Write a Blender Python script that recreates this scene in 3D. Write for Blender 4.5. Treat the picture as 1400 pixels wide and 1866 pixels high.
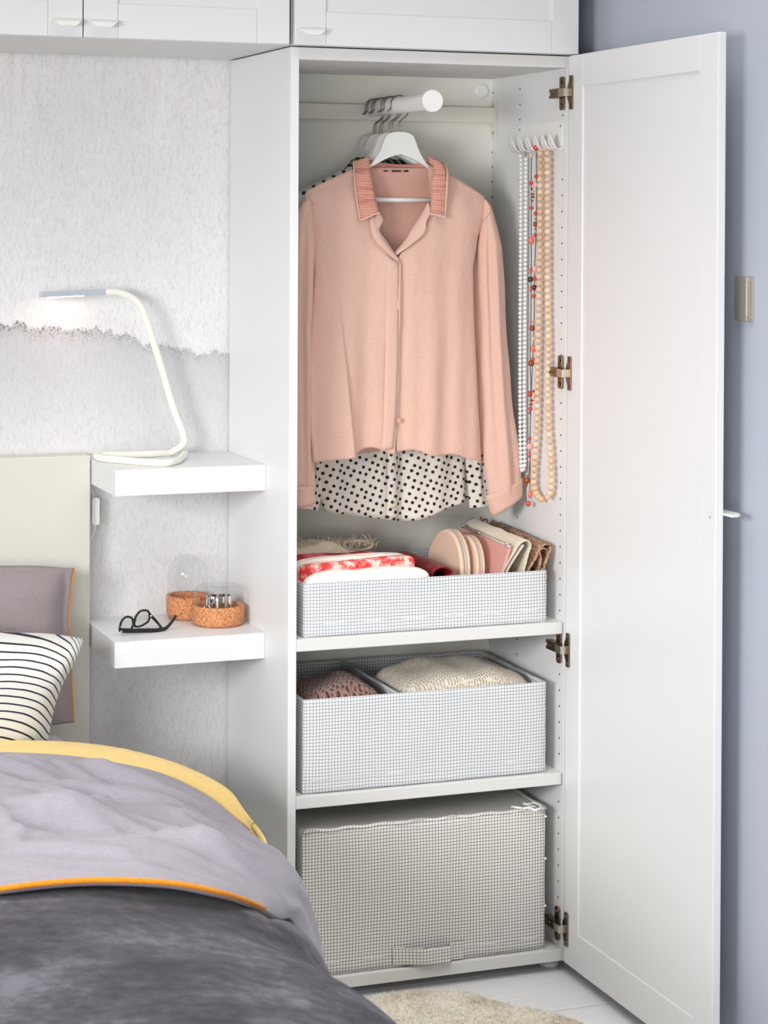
import bpy, bmesh, math, random
from mathutils import Vector, Matrix, noise
C = bpy.context.scene
for o in list(bpy.data.objects): bpy.data.objects.remove(o)
PI = math.pi
rnd = random.Random(7)

# ------------------------------------------------------------------ camera
CAM = Vector((-1.28140, -3.89213, 1.48705))
YAW, PIT, ROL = 0.35423, -0.00958, 0.00500
FPX, PPX, PPY = 3906.12, 670.01, 439.22
_fwd = Vector((math.sin(YAW)*math.cos(PIT), math.cos(YAW)*math.cos(PIT), math.sin(PIT)))
_rt = Vector((math.cos(YAW), -math.sin(YAW), 0)); _up = _rt.cross(_fwd)
RT = _rt*math.cos(ROL)+_up*math.sin(ROL); UP = _up*math.cos(ROL)-_rt*math.sin(ROL)
cd = bpy.data.cameras.new('camera'); cam = bpy.data.objects.new('camera', cd); C.collection.objects.link(cam)
cam.matrix_world = Matrix(((RT.x, UP.x, -_fwd.x, CAM.x), (RT.y, UP.y, -_fwd.y, CAM.y), (RT.z, UP.z, -_fwd.z, CAM.z), (0, 0, 0, 1)))
cd.sensor_fit = 'HORIZONTAL'; cd.sensor_width = 36; cd.lens = FPX/1400*36
cd.shift_x = (700-PPX)/1400; cd.shift_y = (PPY-933)/1400
cd.dof.use_dof = True; cd.dof.focus_distance = 4.25; cd.dof.aperture_fstop = 13
C.camera = cam
C.view_settings.view_transform = 'Standard'; C.view_settings.look = 'None'
C.view_settings.gamma = 1; C.view_settings.use_curve_mapping = False
C.view_settings.exposure = 0.47

# ------------------------------------------------------------------ world and lights
w = bpy.data.worlds.new('sky'); C.world = w; w.use_nodes = True
w.node_tree.nodes['Background'].inputs[0].default_value = (0.80, 0.88, 1.0, 1)
w.node_tree.nodes['Background'].inputs[1].default_value = 1.0

def area(name, loc, target, sx, sy, power, col, spread=180):
    l = bpy.data.lights.new(name, 'AREA'); l.shape = 'RECTANGLE'; l.size = sx; l.size_y = sy
    l.energy = power; l.color = col
    o = bpy.data.objects.new(name, l); C.collection.objects.link(o); o.location = loc
    o.rotation_euler = (Vector(target)-Vector(loc)).to_track_quat('-Z', 'Y').to_euler()
    l.spread = math.radians(spread)
    return o
area('window_daylight', (-2.62, -2.45, 1.55), (0.25, 0, 0.78), 1.1, 0.7, 8.0, (1.0, 0.99, 0.975), 62)
area('ceiling_fill', (-0.3, -1.35, 2.44), (-0.3, -1.30, 0), 2.0, 1.8, 16, (1.0, 0.985, 0.965), 115)  # added soft fill under the ceiling, not a source the room has
area('front_fill', (-1.95, -4.4, 0.80), (0.2, 0, 0.45), 1.5, 1.3, 9.5, (1.0, 0.985, 0.96), 82)  # added frontal fill from the camera side to lift the wardrobe interior

# ------------------------------------------------------------------ helpers
def at(px, py, x=None, y=None, z=None):
    """real point on the given plane of the room for a measured position of the survey photograph"""
    d = _fwd+RT*((px-PPX)/FPX)-UP*((py-PPY)/FPX)
    k = (x-CAM.x)/d.x if x is not None else (y-CAM.y)/d.y if y is not None else (z-CAM.z)/d.z
    return CAM+d*k

def link(o): C.collection.objects.link(o); return o
def thing(name, label, cat, loc=(0, 0, 0), group=None):
    o = link(bpy.data.objects.new(name, None)); o.location = loc; o.empty_display_size = .05
    o['label'] = label; o['category'] = cat
    if group: o['group'] = group
    return o
def wloc(p):
    v = Vector((0, 0, 0))
    while p is not None: v += p.location; p = p.parent
    return v
def obj(name, bm, m, parent=None, smooth=False, bevel=0, solid=0, sub=0, seg=2, label=None, offset=-1):
    me = bpy.data.meshes.new(name)
    if isinstance(bm, bmesh.types.BMesh):
        bmesh.ops.recalc_face_normals(bm, faces=bm.faces)
        bm.to_mesh(me); bm.free()
    else: me = bm
    o = link(bpy.data.objects.new(name, me))
    if m is not None and not me.materials: me.materials.append(m)
    if smooth:
        for f in me.polygons: f.use_smooth = True
    if parent is not None: o.parent = parent; o.location = -wloc(parent)
    if solid:
        s = o.modifiers.new('s', 'SOLIDIFY'); s.thickness = solid; s.offset = offset
    if bevel:
        b = o.modifiers.new('b', 'BEVEL'); b.width = bevel; b.segments = seg; b.limit_method = 'ANGLE'
    if sub:
        s = o.modifiers.new('u', 'SUBSURF'); s.levels = sub; s.render_levels = sub
    if label: o['label'] = label
    return o
def tag(o, label, cat, group=None):
    o['label'] = label; o['category'] = cat
    if group: o['group'] = group
    return o
def struct(o): o['kind'] = 'structure'; return o
def stuff(o): o['kind'] = 'stuff'; return o
def dup(root, delta, label=None, rz=0, name=None):
    r = link(root.copy()); r.location = root.location+Vector(delta); r.rotation_euler.z = rz
    if label: r['label'] = label
    for ch in root.children:
        c = link(ch.copy()); c.parent = r
        for g in ch.children:
            d = link(g.copy()); d.parent = c
    return r

def box(bm, x0, x1, y0, y1, z0, z1):
    v = [bm.verts.new((x, y, z)) for x in (x0, x1) for y in (y0, y1) for z in (z0, z1)]
    for f in ((0, 1, 3, 2), (4, 6, 7, 5), (0, 4, 5, 1), (2, 3, 7, 6), (0, 2, 6, 4), (1, 5, 7, 3)):
        bm.faces.new([v[i] for i in f])
    return bm
def B(*a):
    bm = bmesh.new(); box(bm, *a); return bm
def prism(bm, pts, a, b, axis='y'):
    """outline pts (u,v) extruded along axis from a to b"""
    def P(u, v, t): return {'y': (u, t, v), 'z': (u, v, t), 'x': (t, u, v)}[axis]
    A = [bm.verts.new(P(u, v, a)) for u, v in pts]; Bv = [bm.verts.new(P(u, v, b)) for u, v in pts]
    bm.faces.new(A); bm.faces.new(Bv[::-1])
    n = len(pts)
    for i in range(n): bm.faces.new((A[i], A[(i+1) % n], Bv[(i+1) % n], Bv[i]))
    return bm
def cr(pts, n=6, closed=False):
    """smooth curve through points (tangents scaled by chord length, so uneven spacing never loops)"""
    P = [Vector(p) for p in pts]; out = []; N = len(P)
    def tan(k):
        if not closed and k in (0, N-1):
            a, b = (P[0], P[1]) if k == 0 else (P[-2], P[-1]); return (b-a)/max((b-a).length, 1e-9)
        a, b, c = P[(k-1) % N], P[k], P[(k+1) % N]
        d1 = max((b-a).length, 1e-9); d2 = max((c-b).length, 1e-9)
        return ((b-a)/d1*d2+(c-b)/d2*d1)/(d1+d2)
    T_ = [tan(k) for k in range(N)]
    for i in (range(N) if closed else range(N-1)):
        p1, p2 = P[i], P[(i+1) % N]; L = (p2-p1).length; m1 = T_[i]*L; m2 = T_[(i+1) % N]*L
        for k in range(n):
            t = k/n; t2 = t*t; t3 = t2*t
            out.append(p1*(2*t3-3*t2+1)+m1*(t3-2*t2+t)+p2*(-2*t3+3*t2)+m2*(t3-t2))
    if not closed: out.append(P[-1].copy())
    return out
def tube(bm, pts, r, seg=10, closed=False, caps=True, sx=1.0):
    pts = [Vector(p) for p in pts]; n = len(pts); rings = []
    R = r if callable(r) else (lambda t: r)
    ref = None
    for i, p in enumerate(pts):
        a = pts[(i-1) % n] if closed or i else pts[0]; b = pts[(i+1) % n] if closed or i < n-1 else pts[-1]
        t = (b-a).normalized()
        if ref is None: ref = Vector((0, 0, 1)) if abs(t.z) < .9 else Vector((0, 1, 0))
        u = (ref-t*ref.dot(t)).normalized(); v = t.cross(u); ref = u
        rr = R(i/max(1, n-1))
        rings.append([bm.verts.new(p+u*math.cos(2*PI*k/seg)*rr*sx+v*math.sin(2*PI*k/seg)*rr) for k in range(seg)])
    for i in range(n if closed else n-1):
        A, Bq = rings[i], rings[(i+1) % n]
        for k in range(seg): bm.faces.new((A[k], A[(k+1) % seg], Bq[(k+1) % seg], Bq[k]))
    if caps and not closed:
        bm.faces.new(rings[0][::-1]); bm.faces.new(rings[-1])
    return bm
def lathe(bm, prof, c=(0, 0, 0), seg=40, axis='z', cap=False):
    c = Vector(c); rings = []
    def P(r, h, a):
        if axis == 'z': return c+Vector((r*math.cos(a), r*math.sin(a), h))
        if axis == 'y': return c+Vector((r*math.cos(a), h, r*math.sin(a)))
        return c+Vector((h, r*math.cos(a), r*math.sin(a)))
    for r, h in prof:
        if r < 1e-6: rings.append([bm.verts.new(P(0, h, 0))])
        else: rings.append([bm.verts.new(P(r, h, 2*PI*k/seg)) for k in range(seg)])
    for A, Bq in zip(rings, rings[1:]):
        for k in range(seg):
            q = []
            for v in (A[k % len(A)], A[(k+1) % len(A)], Bq[(k+1) % len(Bq)], Bq[k % len(Bq)]):
                if v not in q: q.append(v)
            if len(q) > 2: bm.faces.new(q)
    return bm
def disc(bm, c, r, h, axis='y', seg=24):
    lathe(bm, [(0, 0), (r, 0), (r, h), (0, h)], c, seg, axis); return bm
def grid(bm, fn, nu, nv, wrap=False):
    uvl = bm.loops.layers.uv.verify()
    V = [[bm.verts.new(fn(i/nu, j/nv)) for i in range(nu if wrap else nu+1)] for j in range(nv+1)]
    for j in range(nv):
        for i in range(nu):
            i2 = (i+1) % nu if wrap else i+1
            f = bm.faces.new((V[j][i], V[j][i2], V[j+1][i2], V[j+1][i]))
            for l, uv in zip(f.loops, ((i, j), (i+1, j), (i+1, j+1), (i, j+1))): l[uvl].uv = (uv[0]/nu, uv[1]/nv)
    return bm
def path(pts, t):
    """piecewise linear sample of a list of tuples at t in 0..1 (by index)"""
    k = t*(len(pts)-1); i = min(int(k), len(pts)-2); f = k-i
    return [a+(b-a)*f for a, b in zip(pts[i], pts[i+1])]
def interp(tab, t):
    """tab: list of (key, v...) ; linear by key"""
    if t <= tab[0][0]: return tab[0][1:]
    for a, b in zip(tab, tab[1:]):
        if t <= b[0]:
            f = (t-a[0])/(b[0]-a[0]); return tuple(p+(q-p)*f for p, q in zip(a[1:], b[1:]))
    return tab[-1][1:]
def ss(a, b, x):
    t = max(0, min(1, (x-a)/(b-a))); return t*t*(3-2*t)
def blob(x0, x1, y0, y1, z0, z1, e=.35, amp=.004, fr=18, n=20, shape=None, seed=0):
    """rounded soft block: cube sphere-ised, then noise"""
    bm = bmesh.new(); c = Vector(((x0+x1)/2, (y0+y1)/2, (z0+z1)/2)); h = Vector(((x1-x0)/2, (y1-y0)/2, (z1-z0)/2))
    bmesh.ops.create_cube(bm, size=2)
    bmesh.ops.subdivide_edges(bm, edges=bm.edges, cuts=n, use_grid_fill=True)
    p = 2/e
    for v in bm.verts:
        d = v.co.copy(); m = max(abs(d.x), abs(d.y), abs(d.z))
        l = (abs(d.x)**p+abs(d.y)**p+abs(d.z)**p)**(1/p)
        q = d*(m/l)
        w_ = Vector((c.x+q.x*h.x, c.y+q.y*h.y, c.z+q.z*h.z))
        nn = noise.noise_vector(w_*fr+Vector((seed, seed*.7, 0)))
        w_ += Vector((nn.x*amp*.6, nn.y*amp*.6, nn.z*amp))
        v.co = shape(w_, q) if shape else w_
    return bm

# ------------------------------------------------------------------ materials
def lin(c): return tuple(((v/255)/12.92 if v/255 <= .04045 else ((v/255+.055)/1.055)**2.4) for v in c)
def newmat(name):
    m = bpy.data.materials.new(name); m.use_nodes = True
    return m, m.node_tree, m.node_tree.nodes['Principled BSDF']
def nd(t, kind, **kw):
    n = t.nodes.new(kind)
    for k, v in kw.items():
        if hasattr(n, k): setattr(n, k, v)
        else: n.inputs[k.replace('_', ' ')].default_value = v
    return n
def mathn(t, op, a, b=None, c=None):
    n = t.nodes.new('ShaderNodeMath'); n.operation = op
    for i, v in enumerate((a, b, c)):
        if v is None: continue
        if isinstance(v, (int, float)): n.inputs[i].default_value = v
        else: t.links.new(v, n.inputs[i])
    return n.outputs[0]
def mixc(t, f, a, b):
    n = t.nodes.new('ShaderNodeMix'); n.data_type = 'RGBA'
    for s, v in ((0, f), (6, a), (7, b)):
        if hasattr(v, 'links') or hasattr(v, 'is_linked'): t.links.new(v, n.inputs[s])
        elif s == 0: n.inputs[0].default_value = v
        else: n.inputs[s].default_value = (*v, 1)
    return n.outputs[2]
def coords(t, scale=(1, 1, 1), rot=(0, 0, 0), uv=False, loc=(0, 0, 0)):
    tc = t.nodes.new('ShaderNodeTexCoord'); mp = t.nodes.new('ShaderNodeMapping')
    mp.inputs['Scale'].default_value = scale; mp.inputs['Rotation'].default_value = rot; mp.inputs['Location'].default_value = loc
    t.links.new(tc.outputs['UV' if uv else 'Object'], mp.inputs[0]); return mp.outputs[0]
def noise_n(t, vec, scale, detail=3, rough=.55):
    n = t.nodes.new('ShaderNodeTexNoise'); n.inputs['Scale'].default_value = scale
    n.inputs['Detail'].default_value = detail; n.inputs['Roughness'].default_value = rough
    t.links.new(vec, n.inputs['Vector']); return n.outputs[0]
def ramp(t, fac, stops):
    n = t.nodes.new('ShaderNodeValToRGB'); t.links.new(fac, n.inputs[0])
    e = n.color_ramp.elements
    while len(e) < len(stops): e.new(.5)
    for s, (p, c) in zip(e, stops): s.position = p; s.color = (*c, 1) if len(c) == 3 else c
    return n.outputs[0]
def bump(t, b, h, strength=.3, dist=.001):
    n = t.nodes.new('ShaderNodeBump'); n.inputs['Strength'].default_value = strength; n.inputs['Distance'].default_value = dist
    t.links.new(h, n.inputs['Height']); t.links.new(n.outputs[0], b.inputs['Normal']); return n
def plain(name, c, rough=.5, metal=0, bs=None, spec=.5, sheen=0, coat=0):
    m, t, b = newmat(name)
    b.inputs['Base Color'].default_value = (*lin(c), 1); b.inputs['Roughness'].default_value = rough
    b.inputs['Metallic'].default_value = metal; b.inputs['Specular IOR Level'].default_value = spec
    b.inputs['Sheen Weight'].default_value = sheen; b.inputs['Coat Weight'].default_value = coat
    if bs:
        h = noise_n(t, coords(t), bs[0], 3); bump(t, b, h, bs[1], bs[2])
    return m
def cloth(name, c1, c2, scale=(700, 700, 700), str_=.25, rough=.9, sheen=.2, mott=.0):
    """fine woven cloth: thread relief, slight thread colour variation"""
    m, t, b = newmat(name)
    v = coords(t, (1, 1, .25)); n1 = noise_n(t, v, scale[0], 2)
    n2 = noise_n(t, coords(t, (.25, .25, 1)), scale[1], 2)
    s = mathn(t, 'ADD', n1, n2); s = mathn(t, 'MULTIPLY', s, .5)
    if mott:
        n3 = noise_n(t, coords(t), 14, 4); s2 = mathn(t, 'ADD', mathn(t, 'MULTIPLY', s, 1-mott), mathn(t, 'MULTIPLY', n3, mott))
    else: s2 = s
    f = mathn(t, 'MULTIPLY', mathn(t, 'SUBTRACT', s2, .35), 3.3)
    col = mixc(t, f, lin(c1), lin(c2)); t.links.new(col, b.inputs['Base Color'])
    b.inputs['Roughness'].default_value = rough; b.inputs['Sheen Weight'].default_value = sheen; b.inputs['Specular IOR Level'].default_value = .2
    bump(t, b, s, str_, .0004)
    return m

M = {}
M['white'] = plain('white_lacquer', (233, 234, 235), .38, bs=(60, .02, .001), spec=.4)
M['white_in'] = plain('white_foil', (223, 223, 221), .45, spec=.35)
M['back'] = plain('white_backing_board', (238, 237, 228), .6, spec=.3)
M['rail'] = plain('cream_steel', (232, 228, 218), .4, spec=.4)
M['plastic'] = plain('white_plastic', (242, 242, 240), .3)
M['handle'] = plain('white_painted_metal', (243, 242, 238), .28)
M['dark'] = plain('hole_shade_and_joint', (40, 38, 36), .9)
M['steel'] = plain('brushed_steel', (196, 190, 180), .38, .55)
M['nickel'] = plain('nickel_hinge', (140, 122, 104), .26, 1)
M['nickel_light'] = plain('bright_hinge_arm', (215, 208, 196), .3, 1)
M['wire'] = plain('hook_wire', (135, 130, 122), .3, 1)
M['chrome'] = plain('chrome', (225, 225, 228), .08, 1)
M['black'] = plain('black_acetate', (9, 9, 11), .3, coat=.1)
M['lampwhite'] = plain('lamp_cream_white', (244, 243, 232), .25)
M['alu'] = plain('anodised_aluminium', (196, 202, 212), .45, .35)
M['hanger'] = plain('white_painted_wood', (236, 236, 232), .4)
M['orange'] = cloth('orange_piping', (205, 122, 20), (240, 155, 40), str_=.1)
M['head'] = plain('headboard_lacquer', (220, 217, 208), .5)
M['navy'] = plain('black_trim', (18, 18, 24), .8)
M['lens'] = None

def wallpaper():
    m, t, b = newmat('wallpaper')
    sep = t.nodes.new('ShaderNodeSeparateXYZ'); tc = t.nodes.new('ShaderNodeTexCoord'); t.links.new(tc.outputs['Object'], sep.inputs[0])
    X, Z = sep.outputs[0], sep.outputs[2]
    fib = noise_n(t, coords(t, (1, 1, .17), (0, .12, 0)), 520, 3, .6)
    fib2 = noise_n(t, coords(t, (1, 1, .28), (0, -.1, 0)), 150, 4, .6)
    cloud = noise_n(t, coords(t, (1, 1, .45)), 4.5, 4)
    # ink-wash tree line
    lf = noise_n(t, coords(t, (1, 1, .02)), 13, 2)
    mf = noise_n(t, coords(t, (1, 1, .35)), 42, 6, .75)
    line = mathn(t, 'ADD', mathn(t, 'MULTIPLY', X, -.165), 1.2085)
    line = mathn(t, 'ADD', line, mathn(t, 'MULTIPLY', mathn(t, 'SUBTRACT', lf, .5), .085))
    line = mathn(t, 'ADD', line, mathn(t, 'MULTIPLY', mathn(t, 'SUBTRACT', mf, .5), .060))
    d = mathn(t, 'SUBTRACT', line, Z)            # >0 below the line
    below = mathn(t, 'MULTIPLY', ramp(t, mathn(t, 'MULTIPLY', mathn(t, 'ADD', d, .01), 30), [(0.3, (0, 0, 0)), (.42, (1, 1, 1))]),
                  ramp(t, mathn(t, 'MULTIPLY', d, 2.6), [(0, (1, 1, 1)), (.55, (.35, .35, .35)), (1, (.12, .12, .12))]))
    edge = ramp(t, mathn(t, 'MULTIPLY', mathn(t, 'ADD', d, .004), 22), [(0.02, (0, 0, 0)), (.12, (1, 1, 1)), (.42, (.35, .35, .35)), (.8, (0, 0, 0))])
    spec = ramp(t, noise_n(t, coords(t), 190, 3, .7), [(.47, (0, 0, 0)), (.57, (1, 1, 1))])
    fade = mathn(t, 'ADD', mathn(t, 'MULTIPLY', X, -1.5), .3)
    fade = mathn(t, 'MAXIMUM', mathn(t, 'MINIMUM', fade, 1.0), .33)
    ew = mathn(t, 'MULTIPLY', mathn(t, 'MULTIPLY', edge, spec), fade)
    base = mixc(t, ramp(t, cloud, [(.35, (0, 0, 0)), (.7, (1, 1, 1))]), lin((226, 225, 228)), lin((238, 238, 238)))
    base = mixc(t, mathn(t, 'MULTIPLY', below, .85), base, lin((194, 193, 197)))
    top = ramp(t, mathn(t, 'SUBTRACT', Z, 1.0), [(.62, (0, 0, 0)), (.8, (1, 1, 1))])
    st = ramp(t, noise_n(t, coords(t, (1, 1, .2)), 40, 4, .7), [(.52, (0, 0, 0)), (.7, (1, 1, 1))])
    base = mixc(t, mathn(t, 'MULTIPLY', mathn(t, 'MULTIPLY', top, st), .5), base, lin((216, 196, 186)))
    f1 = ramp(t, fib, [(.30, (1, 1, 1)), (.5, (0, 0, 0))]); f2 = ramp(t, fib2, [(.28, (1, 1, 1)), (.5, (0, 0, 0))])
    base = mixc(t, mathn(t, 'MULTIPLY', f1, .38), base, lin((176, 172, 170)))
    base = mixc(t, mathn(t, 'MULTIPLY', f2, .30), base, lin((180, 177, 176)))
    base = mixc(t, mathn(t, 'MULTIPLY', ew, .95), base, lin((104, 92, 84)))
    t.links.new(base, b.inputs['Base Color']); b.inputs['Roughness'].default_value = .85
    b.inputs['Specular IOR Level'].default_value = .15
    bump(t, b, fib, .12, .0006)
    return m
M['wallpaper'] = wallpaper()
M['bluewall'] = plain('blue_grey_paint', (188, 194, 206), .7, bs=(220, .04, .0005), spec=.2)
M['roomwall'] = plain('warm_grey_room_paint', (222, 219, 213), .9)
def floorboards():
    m, t, b = newmat('painted_floorboards')
    g = noise_n(t, coords(t, (.12, 1.6, 1)), 60, 5, .6)
    c = mixc(t, ramp(t, g, [(.3, (0, 0, 0)), (.7, (1, 1, 1))]), lin((228, 229, 230)), lin((236, 237, 238)))
    t.links.new(c, b.inputs['Base Color']); b.inputs['Roughness'].default_value = .42
    bump(t, b, g, .12, .001); return m
M['boards'] = floorboards()

def gingham(name, base, line, strength):
    m, t, b = newmat(name)
    tc = t.nodes.new('ShaderNodeTexCoord'); sep = t.nodes.new('ShaderNodeSeparateXYZ')
    nv = t.nodes.new('ShaderNodeTexNoise'); nv.inputs['Scale'].default_value = 9; t.links.new(tc.outputs['Object'], nv.inputs['Vector'])
    mx = t.nodes.new('ShaderNodeVectorMath'); mx.operation = 'MULTIPLY_ADD'
    t.links.new(nv.outputs['Color'], mx.inputs[0]); mx.inputs[1].default_value = (.006, .006, .006); t.links.new(tc.outputs['Object'], mx.inputs[2])
    t.links.new(mx.outputs[0], sep.inputs[0])
    ns = t.nodes.new('ShaderNodeSeparateXYZ'); t.links.new(tc.outputs['Normal'], ns.inputs[0])
    tot = None
    for i in range(3):
        fr = mathn(t, 'FRACT', mathn(t, 'MULTIPLY', sep.outputs[i], 1/.0064))
        ln = mathn(t, 'LESS_THAN', fr, .17)
        mask = mathn(t, 'LESS_THAN', mathn(t, 'ABSOLUTE', ns.outputs[i]), .72)
        ln = mathn(t, 'MULTIPLY', ln, mask)
        tot = ln if tot is None else mathn(t, 'MAXIMUM', tot, ln)
    c = mixc(t, mathn(t, 'MULTIPLY', tot, strength), lin(base), lin(line))
    t.links.new(c, b.inputs['Base Color']); b.inputs['Roughness'].default_value = .8; b.inputs['Specular IOR Level'].default_value = .2
    cr1 = noise_n(t, coords(t, (1, 1, .3)), 26, 3); cr2 = noise_n(t, coords(t), 60, 2)
    bump(t, b, mathn(t, 'ADD', cr1, mathn(t, 'MULTIPLY', cr2, .4)), .22, .004)
    return m
M['gingham'] = gingham('checked_box_cloth', (229, 231, 233), (108, 112, 122), .8)
M['gingham_d'] = gingham('checked_box_cloth_closed', (240, 237, 232), (84, 84, 90), .9)  # same cloth, with the lowest box's different light put into its tones
M['hem'] = plain('checked_box_edge_tape', (232, 232, 230), .8)

PINK = ((214, 173, 157), (227, 190, 174))
M['pink'] = cloth('dusty_pink_blouse_cloth', *PINK, scale=(900, 900, 900), str_=.3, rough=.75, sheen=.3)
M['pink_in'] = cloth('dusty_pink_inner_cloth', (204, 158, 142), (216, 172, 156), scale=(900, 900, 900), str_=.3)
def embroidery():
    m, t, b = newmat('zigzag_embroidery')
    tc = t.nodes.new('ShaderNodeTexCoord'); sep = t.nodes.new('ShaderNodeSeparateXYZ'); t.links.new(tc.outputs['Object'], sep.inputs[0])
    tri = mathn(t, 'ABSOLUTE', mathn(t, 'SUBTRACT', mathn(t, 'FRACT', mathn(t, 'MULTIPLY', sep.outputs[0], 1/.0076)), .5))
    zz = mathn(t, 'ADD', mathn(t, 'MULTIPLY', sep.outputs[2], 1/.0052), mathn(t, 'MULTIPLY', tri, 2.6))
    st = mathn(t, 'FRACT', zz)
    row = noise_n(t, coords(t, (.1, .1, 1)), 130, 2)
    c = mixc(t, ramp(t, st, [(.0, (0, 0, 0)), (.42, (0, 0, 0)), (.55, (1, 1, 1)), (.9, (1, 1, 1))]), lin((178, 82, 66)), lin((240, 198, 178)))
    c = mixc(t, ramp(t, row, [(.48, (0, 0, 0)), (.62, (.4, .4, .4))]), c, lin((158, 66, 58)))
    t.links.new(c, b.inputs['Base Color']); b.inputs['Roughness'].default_value = .85
    bump(t, b, st, .6, .0008); return m
M['embroidery'] = embroidery()
def dots():
    m, t, b = newmat('polka_dot_chiffon')
    tc = t.nodes.new('ShaderNodeTexCoord'); sep = t.nodes.new('ShaderNodeSeparateXYZ'); t.links.new(tc.outputs['Object'], sep.inputs[0])
    cmb = t.nodes.new('ShaderNodeCombineXYZ'); t.links.new(sep.outputs[0], cmb.inputs[0]); t.links.new(sep.outputs[2], cmb.inputs[1])
    mp = t.nodes.new('ShaderNodeMapping'); mp.inputs['Rotation'].default_value = (0, 0, .42); mp.inputs['Scale'].default_value = (1/.0148, 1/.0148, 1)
    t.links.new(cmb.outputs[0], mp.inputs[0])
    v = t.nodes.new('ShaderNodeTexVoronoi'); v.voronoi_dimensions = '2D'; v.inputs['Randomness'].default_value = .28; v.inputs['Scale'].default_value = 1
    t.links.new(mp.outputs[0], v.inputs['Vector'])
    f = mathn(t, 'LESS_THAN', v.outputs['Distance'], .235)
    fine = noise_n(t, coords(t), 600, 2)
    base = mixc(t, fine, lin((222, 214, 202)), lin((240, 235, 226)))
    c = mixc(t, f, base, lin((20, 22, 34)))
    t.links.new(c, b.inputs['Base Color']); b.inputs['Roughness'].default_value = .85
    tr = t.nodes.new('ShaderNodeBsdfTransparent'); mx = t.nodes.new('ShaderNodeMixShader')
    mx.inputs[0].default_value = .88
    a = mathn(t, 'MAXIMUM', f, .86); t.links.new(a, mx.inputs[0])
    t.links.new(tr.outputs[0], mx.inputs[1]); t.links.new(b.outputs[0], mx.inputs[2])
    t.links.new(mx.outputs[0], t.nodes['Material Output'].inputs[0])
    return m
M['dots'] = dots()
def stripes_dark():
    m, t, b = newmat('dark_striped_cloth')
    tc = t.nodes.new('ShaderNodeTexCoord'); sep = t.nodes.new('ShaderNodeSeparateXYZ'); t.links.new(tc.outputs['Object'], sep.inputs[0])
    s = mathn(t, 'FRACT', mathn(t, 'MULTIPLY', mathn(t, 'ADD', sep.outputs[0], mathn(t, 'MULTIPLY', sep.outputs[2], .9)), 1/.016))
    c = mixc(t, mathn(t, 'LESS_THAN', s, .3), lin((40, 44, 38)), lin((168, 168, 158)))
    t.links.new(c, b.inputs['Base Color']); b.inputs['Roughness'].default_value = .85; return m
M['dstripe'] = stripes_dark()
def dashes():
    m, t, b = newmat('white_cloth_black_dashes')
    tc = t.nodes.new('ShaderNodeTexCoord'); sep = t.nodes.new('ShaderNodeSeparateXYZ'); t.links.new(tc.outputs['Object'], sep.inputs[0])
    s = mathn(t, 'LESS_THAN', mathn(t, 'FRACT', mathn(t, 'MULTIPLY', sep.outputs[0], 1/.0215)), .3)
    c = mixc(t, s, lin((216, 214, 204)), lin((24, 24, 26)))
    t.links.new(c, b.inputs['Base Color']); b.inputs['Roughness'].default_value = .85; return m
M['dash'] = dashes()
def velvet():
    m, t, b = newmat('grey_velvet')
    n = noise_n(t, coords(t, (.9, 1.5, 1)), 5.5, 6, .62); n2 = noise_n(t, coords(t), 45, 4, .7); n3 = noise_n(t, coords(t), 900, 2)
    s = mathn(t, 'ADD', mathn(t, 'MULTIPLY', n, .62), mathn(t, 'ADD', mathn(t, 'MULTIPLY', n2, .28), mathn(t, 'MULTIPLY', n3, .1)))
    c = ramp(t, s, [(.40, lin((50, 47, 54))), (.5, lin((74, 71, 79))), (.60, lin((112, 109, 118)))])
    t.links.new(c, b.inputs['Base Color']); b.inputs['Roughness'].default_value = .8
    b.inputs['Sheen Weight'].default_value = .15; b.inputs['Sheen Roughness'].default_value = .4; b.inputs['Specular IOR Level'].default_value = .1
    bump(t, b, s, .5, .006); return m
M['velvet'] = velvet()
M['duvet'] = cloth('grey_mauve_cotton', (150, 145, 154), (161, 156, 165), scale=(420, 420, 420), str_=.12, rough=.8, sheen=.15)
M['pillowgrey'] = cloth('taupe_grey_cotton', (146, 135, 137), (156, 145, 147), scale=(420, 420, 420), str_=.15, rough=.8)
M['yellow'] = cloth('yellow_cotton', (240, 205, 128), (248, 216, 142), scale=(420, 420, 420), str_=.12, rough=.85)
def cushionstripe():
    m, t, b = newmat('striped_cushion_cloth')
    tc = t.nodes.new('ShaderNodeTexCoord'); sep = t.nodes.new('ShaderNodeSeparateXYZ'); t.links.new(tc.outputs['UV'], sep.inputs[0])
    n = noise_n(t, coords(t, uv=True), 2.2, 2)
    u2 = mathn(t, 'MULTIPLY', mathn(t, 'POWER', sep.outputs[0], 5), .30)
    k = mathn(t, 'MULTIPLY', mathn(t, 'ADD', mathn(t, 'ADD', sep.outputs[1], u2), mathn(t, 'MULTIPLY', n, .05)), 18.5)
    f = mathn(t, 'LESS_THAN', mathn(t, 'FRACT', k), .21)
    c = mixc(t, f, lin((226, 226, 220)), lin((34, 36, 56)))
    t.links.new(c, b.inputs['Base Color']); b.inputs['Roughness'].default_value = .85; return m
M['cushion'] = cushionstripe()
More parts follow.
